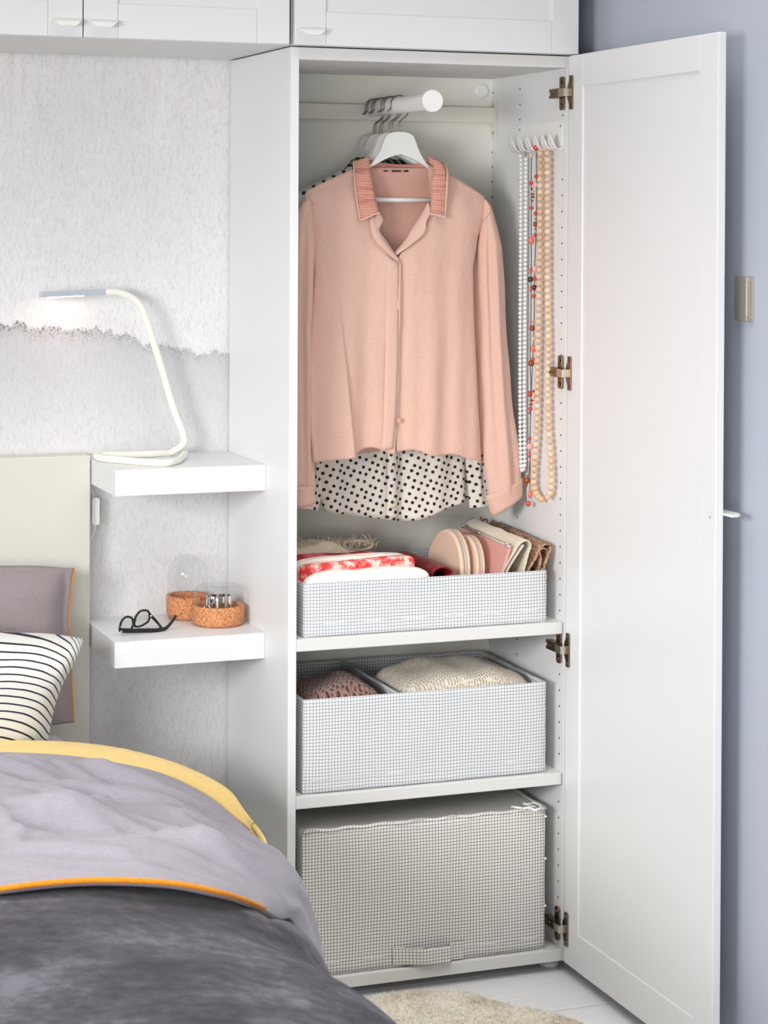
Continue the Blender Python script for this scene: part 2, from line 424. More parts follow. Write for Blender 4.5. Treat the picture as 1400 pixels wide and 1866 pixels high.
def glassmat(name, tint=(1, 1, 1), thin=True):
    m, t, b = newmat(name)
    gl = t.nodes.new('ShaderNodeBsdfGlossy'); gl.inputs['Roughness'].default_value = .03
    tr = t.nodes.new('ShaderNodeBsdfTransparent'); tr.inputs[0].default_value = (*tint, 1)
    fr = t.nodes.new('ShaderNodeLayerWeight'); fr.inputs[0].default_value = .25
    mx = t.nodes.new('ShaderNodeMixShader')
    t.links.new(mathn(t, 'ADD', mathn(t, 'MULTIPLY', mathn(t, 'POWER', fr.outputs['Facing'], 2.2), .62), .03), mx.inputs[0])
    t.links.new(tr.outputs[0], mx.inputs[1]); t.links.new(gl.outputs[0], mx.inputs[2])
    t.links.new(mx.outputs[0], t.nodes['Material Output'].inputs[0]); return m
M['glass'] = glassmat('clear_glass', (.972, .978, .980)); M['lens'] = glassmat('spectacle_lens', (.93, .95, .93))
def cork():
    m, t, b = newmat('cork')
    v = t.nodes.new('ShaderNodeTexVoronoi'); v.inputs['Scale'].default_value = 330; t.links.new(coords(t), v.inputs['Vector'])
    n = noise_n(t, coords(t), 260, 4, .7)
    c = ramp(t, n, [(.34, lin((128, 72, 42))), (.46, lin((196, 128, 84))), (.6, lin((224, 160, 114))), (.75, lin((246, 196, 150)))])
    hsv = t.nodes.new('ShaderNodeMix'); hsv.data_type = 'RGBA'; hsv.inputs[0].default_value = .0
    t.links.new(c, hsv.inputs[6]); t.links.new(v.outputs['Color'], hsv.inputs[7])
    t.links.new(hsv.outputs[2], b.inputs['Base Color']); b.inputs['Roughness'].default_value = .8
    bump(t, b, n, .5, .0008); return m
M['cork'] = cork()
def knit(name, c_hi, c_lo, sx, sz, dist, rough_holes=.5, flecks=None):
    m, t, b = newmat(name)
    tc = t.nodes.new('ShaderNodeTexCoord'); sep = t.nodes.new('ShaderNodeSeparateXYZ'); t.links.new(tc.outputs['Object'], sep.inputs[0])
    n0 = noise_n(t, coords(t), 20, 2)
    x = mathn(t, 'MULTIPLY', mathn(t, 'ADD', sep.outputs[0], mathn(t, 'MULTIPLY', n0, .012)), 2*PI/sx)
    yz = mathn(t, 'ADD', mathn(t, 'ADD', sep.outputs[2], mathn(t, 'MULTIPLY', sep.outputs[1], -.9)), mathn(t, 'MULTIPLY', n0, .02))
    z = mathn(t, 'MULTIPLY', yz, 2*PI/sz)
    row = mathn(t, 'MULTIPLY', mathn(t, 'SINE', mathn(t, 'MULTIPLY', z, .5)), 1.6)
    s = mathn(t, 'MULTIPLY', mathn(t, 'SINE', mathn(t, 'ADD', x, row)), mathn(t, 'SINE', z))
    s = mathn(t, 'ADD', mathn(t, 'MULTIPLY', s, .5), .5)
    c = ramp(t, s, [(.12, lin(c_lo)), (rough_holes, lin(c_hi))])
    if flecks:
        c = mixc(t, ramp(t, noise_n(t, coords(t), 170, 3, .7), [(.56, (0, 0, 0)), (.68, (.8, .8, .8))]), c, lin(flecks[0]))
        c = mixc(t, ramp(t, noise_n(t, coords(t), 120, 3, .7), [(.5, (0, 0, 0)), (.7, (.6, .6, .6))]), c, lin(flecks[1]))
    t.links.new(c, b.inputs['Base Color']); b.inputs['Roughness'].default_value = .95; b.inputs['Sheen Weight'].default_value = .3
    bump(t, b, s, 1.0, dist); return m
M['mauve_knit'] = knit('mauve_knit', (164, 124, 114), (62, 40, 36), .0125, .0105, .005, .5)
M['cream_knit'] = knit('cream_knit', (238, 230, 214), (206, 192, 168), .0062, .0062, .003, .5, ((196, 160, 118), (244, 238, 226)))
M['cream_cloth'] = cloth('cream_scarf_cloth', (240, 234, 222), (250, 246, 236), scale=(260, 260, 260), str_=.3, mott=.2)
M['cream_cloth2'] = cloth('offwhite_scarf_cloth', (232, 220, 206), (246, 238, 228), scale=(260, 260, 260), str_=.3, mott=.3)
def redwhite():
    m, t, b = newmat('red_white_print')
    n = noise_n(t, coords(t), 42, 7, .72)
    c = ramp(t, n, [(.40, lin((214, 52, 52))), (.48, lin((236, 110, 104))), (.54, lin((246, 206, 196))), (.66, lin((250, 234, 226)))])
    t.links.new(c, b.inputs['Base Color']); b.inputs['Roughness'].default_value = .85; return m
M['redwhite'] = redwhite()
def redcheck():
    m, t, b = newmat('crimson_check')
    n = noise_n(t, coords(t, (1, .2, .2)), 14, 0)
    c = ramp(t, n, [(.44, lin((150, 30, 44))), (.5, lin((206, 110, 110))), (.6, lin((150, 30, 44)))])
    t.links.new(c, b.inputs['Base Color']); b.inputs['Roughness'].default_value = .85; return m
M['redcheck'] = redcheck()
M['linen'] = cloth('beige_fringed_linen', (186, 172, 152), (206, 193, 172), scale=(300, 300, 300), str_=.5, mott=.2)
def croc():
    m, t, b = newmat('crimson_crocodile_leather')
    v = t.nodes.new('ShaderNodeTexVoronoi'); v.inputs['Scale'].default_value = 160; t.links.new(coords(t, (1, .6, 1)), v.inputs['Vector'])
    c = ramp(t, v.outputs['Distance'], [(0, lin((170, 20, 34))), (.7, lin((96, 8, 20)))])
    t.links.new(c, b.inputs['Base Color']); b.inputs['Roughness'].default_value = .35
    n = bump(t, b, v.outputs['Distance'], .8, .002); n.invert = True; return m
M['croc'] = croc()
M['nude'] = plain('nude_leather', (228, 196, 174), .55, bs=(300, .1, .0005))
M['rose'] = plain('rose_leather', (214, 158, 150), .5, bs=(400, .2, .0005))
M['ecru'] = cloth('ecru_linen_clutch', (206, 194, 174), (226, 215, 196), scale=(350, 350, 350), str_=.5, mott=.25)
def woven():
    m, t, b = newmat('woven_metallic_straw')
    v = t.nodes.new('ShaderNodeTexVoronoi'); v.inputs['Scale'].default_value = 260; t.links.new(coords(t, (1, .5, 1)), v.inputs['Vector'])
    c = ramp(t, v.outputs['Distance'], [(0, lin((214, 178, 152))), (.45, lin((184, 142, 116))), (.8, lin((110, 80, 62)))])
    t.links.new(c, b.inputs['Base Color']); b.inputs['Roughness'].default_value = .5; n = bump(t, b, v.outputs['Distance'], .8, .002); n.invert = True; return m
M['woven'] = woven()
M['zip'] = plain('zip_tape', (206, 196, 184), .5, .3, bs=(700, .6, .001))
def wood(name, a, b2):
    m, t, b = newmat(name); oi = t.nodes.new('ShaderNodeObjectInfo')
    n = noise_n(t, coords(t, (1, 1, 4)), 160, 3)
    f = mathn(t, 'ADD', mathn(t, 'MULTIPLY', oi.outputs['Random'], .7), mathn(t, 'MULTIPLY', n, .3))
    t.links.new(mixc(t, f, lin(a), lin(b2)), b.inputs['Base Color']); b.inputs['Roughness'].default_value = .5; return m
M['bead_wood'] = wood('pale_wood_bead', (218, 176, 138), (240, 214, 184))
M['bead_white'] = plain('white_bead', (240, 240, 238), .25)
M['bead_red'] = plain('coral_red_bead', (214, 62, 62), .15, coat=.5)
M['bead_coral'] = plain('coral_pink_bead', (240, 118, 104), .2, coat=.5)
M['bead_pink'] = plain('pale_pink_bead', (240, 178, 180), .2, coat=.5)
M['bead_copper'] = plain('copper_bead', (176, 76, 36), .2, .5, coat=.5)
M['bead_black'] = plain('dark_olive_bead', (52, 46, 36), .15, coat=.5)
M['bead_cream'] = plain('cream_bead', (226, 200, 166), .3)
M['cord'] = plain('brown_cord', (86, 76, 66), .8)
def fur():
    m, t, b = newmat('cream_sheepskin')
    n = noise_n(t, coords(t), 9, 5, .6); n2 = noise_n(t, coords(t, (1, .3, 1)), 160, 3)
    s = mathn(t, 'ADD', mathn(t, 'MULTIPLY', n, .7), mathn(t, 'MULTIPLY', n2, .3))
    c = ramp(t, s, [(.36, lin((206, 190, 166))), (.5, lin((236, 228, 210))), (.66, lin((246, 241, 230)))])
    t.links.new(c, b.inputs['Base Color']); b.inputs['Roughness'].default_value = .95; b.inputs['Sheen Weight'].default_value = .4
    bump(t, b, s, .8, .008); return m
M['fur'] = fur()
m_, t_, b_ = newmat('lamp_led'); b_.inputs['Emission Color'].default_value = (1, .9, .74, 1); b_.inputs['Emission Strength'].default_value = 4; M['led'] = m_

# ------------------------------------------------------------------ room shell
FZ = -.022; WY = .406; WX = .655; CZ = 2.50; LX = -2.75; NY = -4.9
fl = struct(obj('floor', B(LX-.1, WX+.1, NY-.1, WY+.1, FZ-.06, FZ-.016), M['dark']))
y = .03+.22; k = 0
while y > NY-.1:
    p = obj('plank', B(LX, WX+.02, max(y-.2165, NY-.1), y, FZ-.016, FZ), M['boards'], fl, bevel=.0012)
    y -= .22
obj('plank', B(LX, WX+.02, .2515, WY+.05, FZ-.016, FZ), M['boards'], fl, bevel=.0012)
struct(obj('wall_back', B(LX-.1, WX+.1, WY, WY+.1, FZ-.05, CZ+.1), M['wallpaper']))
struct(obj('wall_right', B(WX, WX+.1, NY-.1, WY, FZ-.05, CZ+.1), M['bluewall']))
struct(obj('wall_front', B(LX-.1, WX+.1, NY-.1, NY, FZ-.05, CZ+.1), M['roomwall']))
struct(obj('ceiling', B(LX-.1, WX+.1, NY-.1, WY+.1, CZ, CZ+.1), M['roomwall']))
wy0, wy1, wz0, wz1 = -3.3, -1.6, .95, 2.15
bm = bmesh.new(); box(bm, LX-.1, LX, NY, wy0, FZ, CZ); box(bm, LX-.1, LX, wy1, WY, FZ, CZ)
box(bm, LX-.1, LX, wy0, wy1, FZ, wz0); box(bm, LX-.1, LX, wy0, wy1, wz1, CZ)
struct(obj('wall_left', bm, M['roomwall']))
bm = bmesh.new()
for a, b in ((wy0, wy0+.05), (wy1-.05, wy1)): box(bm, LX-.07, LX-.01, a, b, wz0, wz1)
for a, b in ((wz0, wz0+.05), (wz1-.05, wz1)): box(bm, LX-.07, LX-.01, wy0+.05, wy1-.05, a, b)
struct(obj('window_1', bm, M['white']))

# ------------------------------------------------------------------ shaker door builder (plane boards with recessed panel)
def shaker(parent, name, plane, a0, a1, z0, z1, face, back, stile_a, stile_b, rail_b, rail_t, rec, label=None):
    """plane 'x' = board lies in yz, 'y' = board lies in xz; face/back = coordinates of visible and hidden faces"""
    def bx(u0, u1, v0, v1, f=face, g=back):
        lo, hi = min(f, g), max(f, g)
        return B(lo, hi, u0, u1, v0, v1) if plane == 'x' else B(u0, u1, lo, hi, v0, v1)
    s = 1 if back > face else -1
    d = obj(name, bx(a0+stile_a, a1-stile_b, z0+rail_b, z1-rail_t, face+s*rec, back-s*.003), M['white'], parent, label=label)
    for u0, u1 in ((a0, a0+stile_a), (a1-stile_b, a1)):
        obj('stile', bx(u0, u1, z0, z1), M['white'], d, bevel=.0016)
    obj('rail', bx(a0+stile_a+.0004, a1-stile_b-.0004, z0, z0+rail_b), M['white'], d, bevel=.0012)
    obj('rail', bx(a0+stile_a+.0004, a1-stile_b-.0004, z1-rail_t, z1), M['white'], d, bevel=.0012)
    return d

# ------------------------------------------------------------------ wardrobe
H = 1.818; T = .0168; TP = .0236; XI = .6-T; DI = .376
Z1 = .659; Z2 = .356
wd = thing('wardrobe', 'tall white open wardrobe with two shelves standing against the blue-grey side wall', 'wardrobe', (.3, .2, 0))
obj('side_panel', B(0, T, 0, .400, 0, H), M['white'], wd, bevel=.0008)
sp_r = obj('side_panel', B(XI, .6, 0, .400, 0, H), M['white'], wd, bevel=.0008)
obj('back_panel', B(T, XI, DI, .384, 0, H), M['back'], wd)
obj('top_panel', B(T, XI, 0, DI, H-TP, H), M['white_in'], wd, bevel=.0012)
obj('bottom_panel', B(T, XI, 0, DI, 0, TP), M['white_in'], wd, bevel=.0015)
for z in (Z1, Z2):
    bm = bmesh.new(); r = .006
    pts = [(T+.0005, DI-.001), (T+.0005, .0)]+[(XI-.0005-r+r*math.sin(a), r-r*math.cos(a)) for a in (0, .4, .8, 1.2, PI/2)]+[(XI-.0005, DI-.001)]
    prism(bm, pts, z, z+TP, 'z'); obj('shelf', bm, M['white_in'], wd, bevel=.0015)
bm = bmesh.new()
for yy, stepn in ((at(1019.8, 1250, x=XI).y, 0), (at(948, 175, x=XI).y, 1), (at(898.5, 160, x=XI).y, 2)):
    z = 1.765
    while z > .05:
        if not any(abs(z-a-TP/2) < .02 for a in (Z1, Z2)) and not (1.58 < z < 1.70 and yy < .3):
            disc(bm, (XI-.0004, yy, z), .0021, .0005, 'x', 10)
        z -= .0322 if z < 1.72 or stepn else .0322
stuff(obj('pin_hole_shade', bm, M['dark'], wd))  # flush dark discs stand in for the shade inside drilled holes
for x, yy in ((.574, .044), (.026, .044), (.574, .35), (.026, .35)):
    bm = bmesh.new(); lathe(bm, [(0, FZ), (.019, FZ), (.021, FZ+.004), (.021, FZ+.010), (.015, FZ+.012), (.015, 0), (0, 0)], (x, yy, 0), 28)
    obj('foot', bm, M['plastic'], wd, smooth=False)
bm = bmesh.new(); p = at(877.5, 166, y=DI); lathe(bm, [(0, -.006), (.0125, -.006), (.0145, -.0045), (.0150, 0), (0, 0)], p, 36, 'y')
obj('cover_cap', bm, M['plastic'], wd, smooth=False)
# hinges
def hinge(zc, k):
    y0 = .0
    bm = bmesh.new()                                     # mounting plate on the side, wings above and below
    for s in (-1, 1):
        prism(bm, [(y0+.008, zc+s*.009), (y0+.008, zc+s*.030), (y0+.012, zc+s*.0335), (y0+.024, zc+s*.0335), (y0+.027, zc+s*.029), (y0+.027, zc+s*.009)], XI-.005, XI, 'x')
        disc(bm, (XI-.0075, y0+.018, zc+s*.024), .0042, .003, 'x', 14)
    prism(bm, [(y0+.004, zc-.0095), (y0+.052, zc-.0095), (y0+.052, zc-.003), (y0+.047, zc-.003), (y0+.047, zc+.003), (y0+.052, zc+.003), (y0+.052, zc+.0095), (y0+.004, zc+.0095)], XI-.016, XI-.003, 'x')
    disc(bm, (XI-.0172, y0+.028, zc), .0032, .0015, 'x', 12)
    disc(bm, (XI-.0172, y0+.041, zc), .0042, .0015, 'x', 12)
    h = obj('hinge', bm, M['nickel'], wd, bevel=.0008)
    bm = bmesh.new(); box(bm, XI-.0185, XI-.0165, y0-.022, y0+.004, zc-.008, zc+.008); box(bm, XI-.0165, XI-.001, y0-.022, y0-.019, zc-.008, zc+.008)
    obj('hinge_arm', bm, M['nickel_light'], h, bevel=.0006, label='bright swinging arm of the hinge')
    bm = bmesh.new()                                     # cup flange on the door, vertical leaf
    f0 = .582
    prism(bm, [(-.0295, zc-.034), (-.0175, zc-.034), (-.0165, zc-.022), (-.0105, zc-.014), (-.0085, zc), (-.0105, zc+.014), (-.0165, zc+.022), (-.0175, zc+.034), (-.0295, zc+.034), (-.0310, zc+.031), (-.0310, zc-.031)], f0-.0035, f0, 'x')
    for s in (-1, 1): disc(bm, (f0-.005, -.0245, zc+s*.0265), .0036, .002, 'x', 12)
    obj('hinge_cup', bm, M['nickel'], h, bevel=.0006)
for k, (px, py) in enumerate(((1030, 170), (1025, 678), (1022, 1178), (1020, 1683))):
    hinge(at(px, py, x=XI).z, k)
# open door, standing at a right angle to the front, inner face to the left
YA, YB = -.607, -.0092
z_t = at(1062, 157, x=.582).z; z_b = at(1062, 1712, x=.582).z
dy_a = at(1062, 157, x=.582).y; dy_b = at(1275, 131, x=.582).y
door = shaker(wd, 'door', 'x', YA, YB, 0.001, H, .582, .598, dy_b-YA, YB-dy_a, z_b, H-z_t, .0032, label='open white panelled door swung out beside the wall')
p = at(1295, 942, x=.582); bm = bmesh.new(); lathe(bm, [(0, -.0012), (.0022, -.0012), (.0026, 0), (0, 0)], p, 16, 'x'); obj('screw_head', bm, M['steel'], door)
p = at(1330, 937, x=.61)
bm = bmesh.new(); prism(bm, [(.598, p.y-.028), (.612, p.y-.027), (.622, p.y-.018), (.626, p.y-.004), (.626, p.y+.05), (.622, p.y+.064), (.612, p.y+.072), (.598, p.y+.073)], p.z-.002, p.z+.002, 'z')
obj('handle', bm, M['handle'], door, bevel=.001)

# cabinet above the wardrobe and bridging cabinet over the bed
UZ = 1.8205
def handle_lip(bm, x0, x1, z, y0=-.020):
    n = 14; V = []
    prof = ((0, 0, 0), (-.010, .0006, .0008), (-.016, -.001, .003), (-.0195, -.0045, .0065), (-.0205, -.009, .0105), (-.0205, -.0125, .016), (-.0185, -.0125, .016), (-.0180, -.008, .011), (-.0165, -.005, .007), (-.0120, -.003, .003), (0, -.0028, .0005))
    for dy, dz, k in prof: V.append([bm.verts.new((x0+k+(x1-x0-2*k)*i/n, y0+dy, z+dz)) for i in range(n+1)])
    for a, b in zip(V, V[1:]):
        for i in range(n): bm.faces.new((a[i], a[i+1], b[i+1], b[i]))
    for side in (0, n): bm.faces.new([r[side] for r in V])
def upper(x0, x1, label, doors):
    c = thing('wall_cabinet', label, 'cabinet', ((x0+x1)/2, .2, UZ))
    bm = bmesh.new(); box(bm, x0, x0+.016, 0, .400, UZ, 2.22); box(bm, x1-.016, x1, 0, .400, UZ, 2.22)
    box(bm, x0+.016, x1-.016, 0, .400, UZ, UZ+.018); box(bm, x0+.016, x1-.016, 0, .400, 2.202, 2.22); box(bm, x0+.016, x1-.016, .385, .395, UZ+.018, 2.202)
    obj('carcass', bm, M['white_in'], c, bevel=.0006)
    for a, b, sa, sb, hx0, hx1 in doors:
        d = shaker(c, 'door', 'y', a, b, UZ+.0005, 2.219, -.0200, -.003, sa, sb, .064, .064, .0055)
        bm = bmesh.new(); handle_lip(bm, hx0, hx1, UZ+.0310)
        obj('handle', bm, M['handle'], d, smooth=False, bevel=.0008)
    return c
upper(.0, .6, 'white cabinet mounted directly above the open wardrobe, single panelled door', [(.0015, .5985, .063, .0585, .003, .062)])
upper(-.80, -.0030, 'white double-door cabinet mounted high over the bed alcove', [(-.7985, -.4085, .064, .064, -.470, -.4095), (-.4060, -.0090, .064, .064, -.402, -.343)])
bm = bmesh.new(); box(bm, -.80, -.024, .030, .398, UZ-.0045, UZ-.0005)
# ------------------------------------------------------------------ valet rail
rl = thing('clothes_rail', 'white pull-out clothes rail fixed across the inside back of the wardrobe', 'rail', (.3, .37, 1.72))
zt = at(800, 212, y=.362).z; zb_ = at(800, 240, y=.362).z
zc = at(672, 205, y=.362).z
bm = bmesh.new(); box(bm, T+.002, XI-.002, .358, .366, zc-.0165, zc+.0165); obj('crossbar', bm, M['rail'], rl, bevel=.0015)
for x0, x1 in ((T+.0005, T+.003), (XI-.003, XI-.0005)):
    obj('bracket', B(x0, x1, .348, .373, zc-.048, zc+.032), M['rail'], rl, bevel=.001)
for z in (zc+.022, zc-.038):
    bm = bmesh.new(); disc(bm, (XI-.0050, .3605, z), .004, .002, 'x', 14); obj('screw', bm, M['steel'], rl)
RX, RZ = .298, 1.7225
bm = bmesh.new(); tube(bm, [(RX, .358, RZ), (RX, .030, RZ)], .0170, 32); obj('rod', bm, M['plastic'], rl, smooth=False)
for f in rl.children[-1].data.polygons: f.use_smooth = len(f.vertices) == 4
bm = bmesh.new(); lathe(bm, [(0, 0), (.0205, 0), (.0222, .0025), (.0222, .012), (.0205, .0145), (.017, .0145), (.017, .02), (0, .02)], (RX, .0105, RZ), 40, 'y'); obj('end_cap', bm, M['plastic'], rl, bevel=.0006)

# ------------------------------------------------------------------ hangers
HY = .1945
def hanger(yy):
    h = thing('coat_hanger', '', 'hanger', (.298, yy, 1.67), 'white hangers on the pull-out rail')
    q = lambda px, py: (lambda v: (v.x, v.z))(at(px, py, y=HY))
    half_t = [q(a, b) for a, b in ((728, 240.5), (740, 241.5), (752, 248), (757, 259), (763, 276), (775, 296), (792, 311), (822, 329), (856, 345), (884, 360))]
    half_b = [q(a, b) for a, b in ((731, 281), (748, 288), (768, 299), (787, 312), (812, 331), (850, 354), (884, 373))]
    cx = .298
    top = [(cx+abs(x-cx) if i else cx, z) for i, (x, z) in enumerate(half_t)]; bot = [(cx+abs(x-cx) if i else cx, z) for i, (x, z) in enumerate(half_b)]
    top = [(v.x, v.y) for v in cr([(a, b, 0) for a, b in top], 4)]; bot = [(v.x, v.y) for v in cr([(a, b, 0) for a, b in bot], 3)]
    nn = 26
    bm = bmesh.new(); F = {}
    for s in (-1, 1):
        for i in range(nn+1):
            a = path(top, i/nn); b = path(bot, i/nn)
            for j, (x, z) in enumerate((a, b)):
                bend = .016*((x-cx)/.2)**2
                for k, dy in enumerate((-.0045, .0045)):
                    F[s, i, j, k] = bm.verts.new((cx+s*(x-cx), yy+dy+bend, z))
        for i in range(nn):
            g = lambda j, k, q_: F[s, i+q_, j, k]
            bm.faces.new((g(0, 0, 0), g(0, 0, 1), g(1, 0, 1), g(1, 0, 0))); bm.faces.new((g(0, 1, 0), g(0, 1, 1), g(1, 1, 1), g(1, 1, 0)))
            bm.faces.new((g(0, 0, 0), g(0, 0, 1), g(0, 1, 1), g(0, 1, 0))); bm.faces.new((g(1, 0, 0), g(1, 0, 1), g(1, 1, 1), g(1, 1, 0)))
        bm.faces.new((F[s, nn, 0, 0], F[s, nn, 1, 0], F[s, nn, 1, 1], F[s, nn, 0, 1]))
    bmesh.ops.remove_doubles(bm, verts=bm.verts, dist=.00005)
    obj('shoulder_bar', bm, M['hanger'], h, bevel=.0015)
    zb = at(735, 364.5, y=HY).z; bm = bmesh.new(); tube(bm, [(cx-.165, yy+.008, zb), (cx+.165, yy+.008, zb)], .0048, 14); obj('trouser_bar', bm, M['hanger'], h, smooth=True)
    pts = [(cx, 1.655), (cx, 1.684), (cx+.0015, 1.690), (cx+.014, 1.700), (cx+.0195, 1.709), (cx+.0205, 1.722)]
    for a in range(15, 215, 20): pts.append((RX+.0195*math.cos(math.radians(a)), RZ+.0195*math.sin(math.radians(a))+.001))
    pts.append((RX-.0215, RZ-.009)); pts.append((RX-.0245, RZ-.0115))
    bm = bmesh.new(); tube(bm, cr([(a, yy, b) for a, b in pts], 3), .0014, 8)
    bmesh.ops.create_icosphere(bm, subdivisions=1, radius=.0022, matrix=Matrix.Translation((pts[-1][0], yy, pts[-1][1])))
    obj('hook', bm, M['wire'], h, smooth=True, label='bent wire hook')
    return h
hg = hanger(HY)
hg['label'] = 'white wooden hanger at the front of the rail holding the pink blouse'
hys = [.2353, .2512, .293, .306, .3322, .3440]
labs = ['white hanger second from the front, directly behind the pink blouse hanger', 'white hanger third from the front of the rail', 'white hanger fourth from the front of the rail',
        'white hanger fifth from the front of the rail', 'white hanger second from the back of the rail', 'rearmost white hanger on the rail, nearest the wardrobe back']
for a, l in zip(hys, labs): dup(hg, (0, a-HY, 0), l, rz=0)

# ------------------------------------------------------------------ garments
def q2(px, py, yy): v = at(px, py, y=yy); return (v.x, v.z)
def sheet_half(I, O, yc, D, A, ph, nu, nv, sgn, extra=None, top_back=.0):
    """one front half of a shirt: I and O are inner and outer edges as (t, x, z)"""
    def fn(u, v):
        xi, zi = interp(I, v); xo, zo = interp(O, v)
        x = xi+(xo-xi)*u; z = zi+(zo-zi)*u
        if v < .001: z += .004*math.sin(PI*u)
        prof = math.sqrt(max(0, 1-u**3.2))                 # 1 at the placket, 0 at side seam
        yy = yc-D*prof*(.25+.75*ss(0, .14, v))+ (1-prof)*0
        amp = A*(.15+.85*ss(.05, .9, v))*(1-ss(.93, 1, u)*.6)*ss(0, .12, u)
        X = x*1.0
        yy += amp*(math.sin(X*62+ph)*.55+math.sin(X*118+ph*2.3+v*1.2)*.3+math.sin(X*29+ph*.7-v)*.45)
        yy += .0012*noise.noise(Vector((x*28, z*9, ph)))*2+.0007*noise.noise(Vector((x*90, z*40, ph)))
        if extra: yy, x, z = extra(u, v, x, yy, z)
        return Vector((x, yy, z))
    bm = bmesh.new(); grid(bm, fn, nu, nv); return bm
def back_sheet(L, R, yc, D, A, neck, nu, nv, hem):
    def fn(u, v):
        xl, zl = interp(L, v); xr, zr = interp(R, v)
        x = xl+(xr-xl)*u; z = zl+(zr-zl)*u
        nz = interp(neck, u)[0]
        zb = interp(hem, u)[0]
        z = nz+(zb-nz)*v
        prof = math.sqrt(max(0, 1-(2*u-1)**4))
        yy = yc+D*prof*(.3+.7*ss(0, .1, v))
        yy += A*ss(.1, 1, v)*(math.sin(x*70+1)*.5+math.sin(x*140)*.25)*prof
        return Vector((x, yy, z))
    bm = bmesh.new(); grid(bm, fn, nu, nv); return bm
def sleeve(cl, yc, wds, dep, A, ph, nu=44, nv=60, open_end=True):
    """cl: (t,x,z) centreline, wds: (t, halfwidth), dep: (t, half depth)"""
    def fn(u, v):
        x, z = interp(cl, v); x2, z2 = interp(cl, min(1, v+.02)); x1, z1 = interp(cl, max(0, v-.02))
        d = Vector((x2-x1, 0, z2-z1)).normalized(); perp = Vector((-d.z, 0, d.x))
        if perp.x < 0: perp = -perp
        w_ = interp(wds, v)[0]; dd = interp(dep, v)[0]
        a = 2*PI*u
        f = 1+A*(.2+.8*ss(0, .3, v))*(math.sin(5*a+ph+v*1.5)+.5*math.sin(9*a+2*ph-v))*ss(1.02, .9, v)
        c = math.cos(a); s = math.sin(a)
        return Vector((x, yc, z))+perp*(w_*c*(1+.03*math.sin(7*v*PI+ph)))+Vector((0, dd*s*f+.0015*noise.noise(Vector((v*14, u*9, ph))), 0))
    bm = bmesh.new(); grid(bm, fn, nu, nv, wrap=True); return bm
def strip(bm, EA, EB, n=24, m=6, bulge=.0):
    a_ = cr(EA, 6); b_ = cr(EB, 6)
    def fn(u, v):
        p = Vector(path([tuple(k) for k in a_], v)); q_ = Vector(path([tuple(k) for k in b_], v))
        r = p+(q_-p)*u; r.y -= bulge*math.sin(PI*u); return r
    grid(bm, fn, m, n)

# ---- pink blouse
bl = thing('blouse', 'dusty pink long-sleeved blouse with embroidered collar on the front hanger', 'blouse', (.298, HY, 1.3))
FY = HY-.004
def T2(lst, yy): return [(t,)+q2(px, py, yy) for t, px, py in lst]
yf = HY-.022
IL = T2([(0, 672, 300), (.05, 673, 330), (.14, 676, 380), (.2, 681, 412), (.26, 698, 442), (.31, 718, 466), (.34, 727, 480), (.5, 726, 580), (.7, 724, 690), (.85, 721, 758), (1, 716, 818)], yf)
OL = T2([(0, 566, 347), (.05, 560, 356), (.12, 566, 390), (.2, 574, 430), (.3, 577, 500), (.45, 570, 590), (.6, 563, 660), (.8, 562, 760), (1, 570, 842)], yf)
def exL(u, v, x, yy, z):
    # big soft fold: the side of the body stands forward of the middle and hangs lower
    xf = interp([(0, .155), (.35, .158), (.6, .168), (1, .186)], v)[0]
    k = ss(.003, -.003, x-xf)
    yy -= .021*ss(.25, .85, v)*k
    zh = 0
    if v > .8:
        e = ss(.8, 1, v)
        zt = z
        z -= e*(.022*ss(xf+.002, xf-.002, x)*ss(-.01, .05, x-(.114))*0)
        z += e*(.012*math.sin((x-.19)*48) if x > xf else 0)
    return yy, x, z
fr = obj('front_panel', sheet_half(IL, OL, FY, .030, .0085, .4, 90, 90, -1, exL), M['pink'], bl, smooth=True, solid=.0008)
IR = T2([(0, 786, 300), (.05, 786, 330), (.14, 783, 380), (.2, 775, 412), (.26, 752, 440), (.31, 728, 462), (.34, 722, 474), (.5, 721, 580), (.7, 720, 690), (.85, 717, 758), (.93, 719, 790), (1, 722, 820)], yf)
OR = T2([(0, 888, 357), (.05, 898, 372), (.12, 892, 400), (.2, 878, 430), (.3, 869, 490), (.45, 871, 580), (.6, 875, 660), (.8, 880, 760), (1, 886, 838)], yf)
def exR(u, v, x, yy, z):
    yy += .0045
    if v > .8:
        e = ss(.8, 1, v); z -= e*(.010*ss(.465, .478, x)-.004*math.sin((x-.3)*70))
    return yy, x, z
obj('front_panel', sheet_half(IR, OR, FY, .030, .0075, 2.1, 90, 90, 1, exR), M['pink'], bl, smooth=True, solid=.0008)
# placket edge and button
pe = [at(a, b, y=HY-.035) for a, b in ((727, 480), (726.5, 580), (724.5, 690), (721.5, 758), (716, 817))]
pi_ = [at(a, b, y=HY-.0345) for a, b in ((704, 462), (703, 580), (701, 690), (699, 758), (696, 822))]
bm = bmesh.new(); strip(bm, pi_, pe, 30, 4, .001); obj('placket', bm, M['pink'], bl, smooth=True, solid=.0012)
p = at(726.5, 766, y=HY-.036); bm = bmesh.new(); lathe(bm, [(0, -.0012), (.003, -.0015), (.0052, -.0026), (.0056, -.001), (.005, .001), (0, .001)], p, 20, 'y'); obj('button', bm, M['pink_in'], bl, smooth=True)
